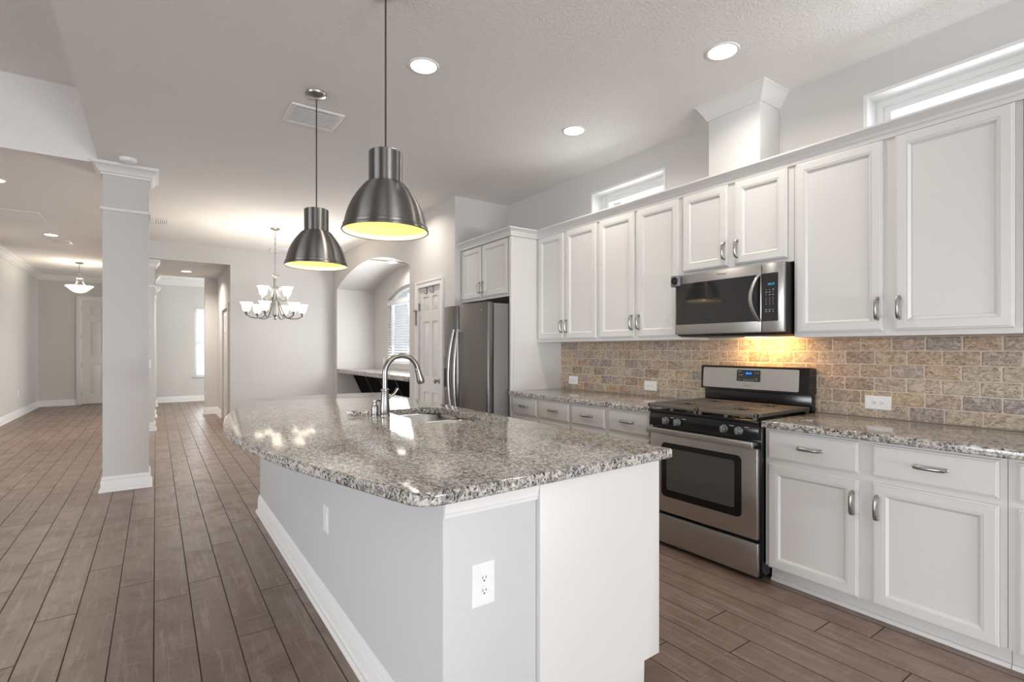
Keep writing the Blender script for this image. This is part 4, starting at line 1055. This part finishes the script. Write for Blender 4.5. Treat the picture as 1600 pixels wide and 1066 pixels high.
o = bpy.data.objects.new('bowl_pendant_light', l); COL.objects.link(o); o.parent = fp; o.location = (0, 0, 0.16)

# ------------------------------------------------------------------ recessed lights
def recessed(x, y, z, label, power, rad=0.075, tilt=0.0):
    t = thing('recessed_light', label, 'recessed light', (x, y, z), 'recessed ceiling lights')
    ro = rad + 0.018
    ring = M().lathe([(rad, -0.001), (rad + 0.003, -0.006), (ro - 0.004, -0.006), (ro, -0.0005)], (x, y, z), 40)
    lens = M().lathe([(0, -0.0035), (rad, -0.0025), (rad, -0.0005)], (x, y, z), 40)
    a = obj('trim_ring', ring, 'white', t); b = obj('lens', lens, 'lens', t)
    l = bpy.data.lights.new('recessed_lamp', 'AREA'); l.shape = 'DISK'; l.size = rad * 1.8; l.energy = power; l.color = (1, 0.91, 0.80); l.spread = radians(150)
    o = bpy.data.objects.new('recessed_lamp', l); COL.objects.link(o); o.parent = t; o.location = (0, 0, -0.012)
    return t
recessed(1.334, 2.852, HC, 'round recessed ceiling light above the island, behind the near pendant', 8)
recessed(2.681, 1.728, HC, 'round recessed ceiling light closest to the duct chase', 8)
recessed(2.695, 3.019, HC, 'round recessed ceiling light above the left wall cabinets', 8)
recessed(2.3, 5.6, HC, 'round recessed ceiling light hidden behind the near pendant, lighting the pantry wall', 9)
recessed(-1.335, 7.233, HC, 'round recessed ceiling light at the left edge of the photo', 20)
recessed(-1.282, 10.233, HC, 'round recessed ceiling light in the foyer beside a small vent', 30)
recessed(0.463, 11.137, 2.75, 'round recessed light in the hall ceiling', 28)
zl = NZA - 0.02
recessed(3.12, 7.85, NZA - 0.008, 'round recessed light in the arched niche ceiling', 7)

# ------------------------------------------------------------------ ceiling vents, smoke detector
def vent(x0, x1, y0, y1, z, label, along='x', slats=9, lo=-0.30):
    t = thing('ceiling_vent', label, 'vent', ((x0 + x1) / 2, (y0 + y1) / 2, z), 'ceiling vents')
    f_ = 0.035
    m = M()
    for (a, b, c, e) in ((x0, x1, y0, y0 + f_), (x0, x1, y1 - f_, y1), (x0, x0 + f_, y0 + f_, y1 - f_), (x1 - f_, x1, y0 + f_, y1 - f_)): m.box(a, b, c, e, z - 0.010, z - 0.0005, 0.003)
    obj('frame', m, 'white', t)
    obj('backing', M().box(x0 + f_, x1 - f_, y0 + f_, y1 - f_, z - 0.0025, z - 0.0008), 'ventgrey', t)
    m = M()
    if along == 'x':
        st_ = (y1 - y0 - 2 * f_) / slats
        for i in range(slats):
            y = y0 + f_ + (i + 0.5) * st_
            m.loft([[(x, y + st_ * 0.42, z - 0.0095), (x, y + st_ * 0.38, z - 0.0110), (x, y + st_ * lo, z - 0.0045), (x, y + st_ * (lo + 0.06), z - 0.003)] for x in (x0 + f_, x1 - f_)])
    else:
        st_ = (x1 - x0 - 2 * f_) / slats
        for i in range(slats):
            x = x0 + f_ + (i + 0.5) * st_
            m.loft([[(x - st_ * 0.42, y, z - 0.010), (x - st_ * 0.36, y, z - 0.0115), (x + st_ * 0.30, y, z - 0.004), (x + st_ * 0.24, y, z - 0.0025)] for y in (y0 + f_, y1 - f_)])
    obj('louvres', m, 'white', t)
    return t
vent(0.775, 1.140, 3.785, 4.125, HC, 'white louvred ceiling vent beside the farther pendant canopy', 'x', 8, 0.02)
vent(-0.05, 0.155, 8.15, 8.50, HC, 'small ceiling vent just right of the big column', 'y', 6)
vent(1.605, 1.86, 9.41, 9.78, HC, 'small ceiling vent behind the chandelier', 'x', 6)
vent(-1.95, -1.20, 8.65, 9.18, HC, 'large return air grille in the ceiling at left', 'x', 22)
vent(-1.385, -1.105, 10.62, 10.91, HC, 'small ceiling vent next to the foyer recessed light', 'x', 6)
tag(obj('smoke_detector', M().lathe([(0, -0.036), (0.045, -0.036), (0.058, -0.028), (0.064, -0.010), (0.064, 0)], (-0.203, 5.76, HC), 32), 'white'), 'round white smoke detector on the ceiling in front of the big column', 'smoke detector')
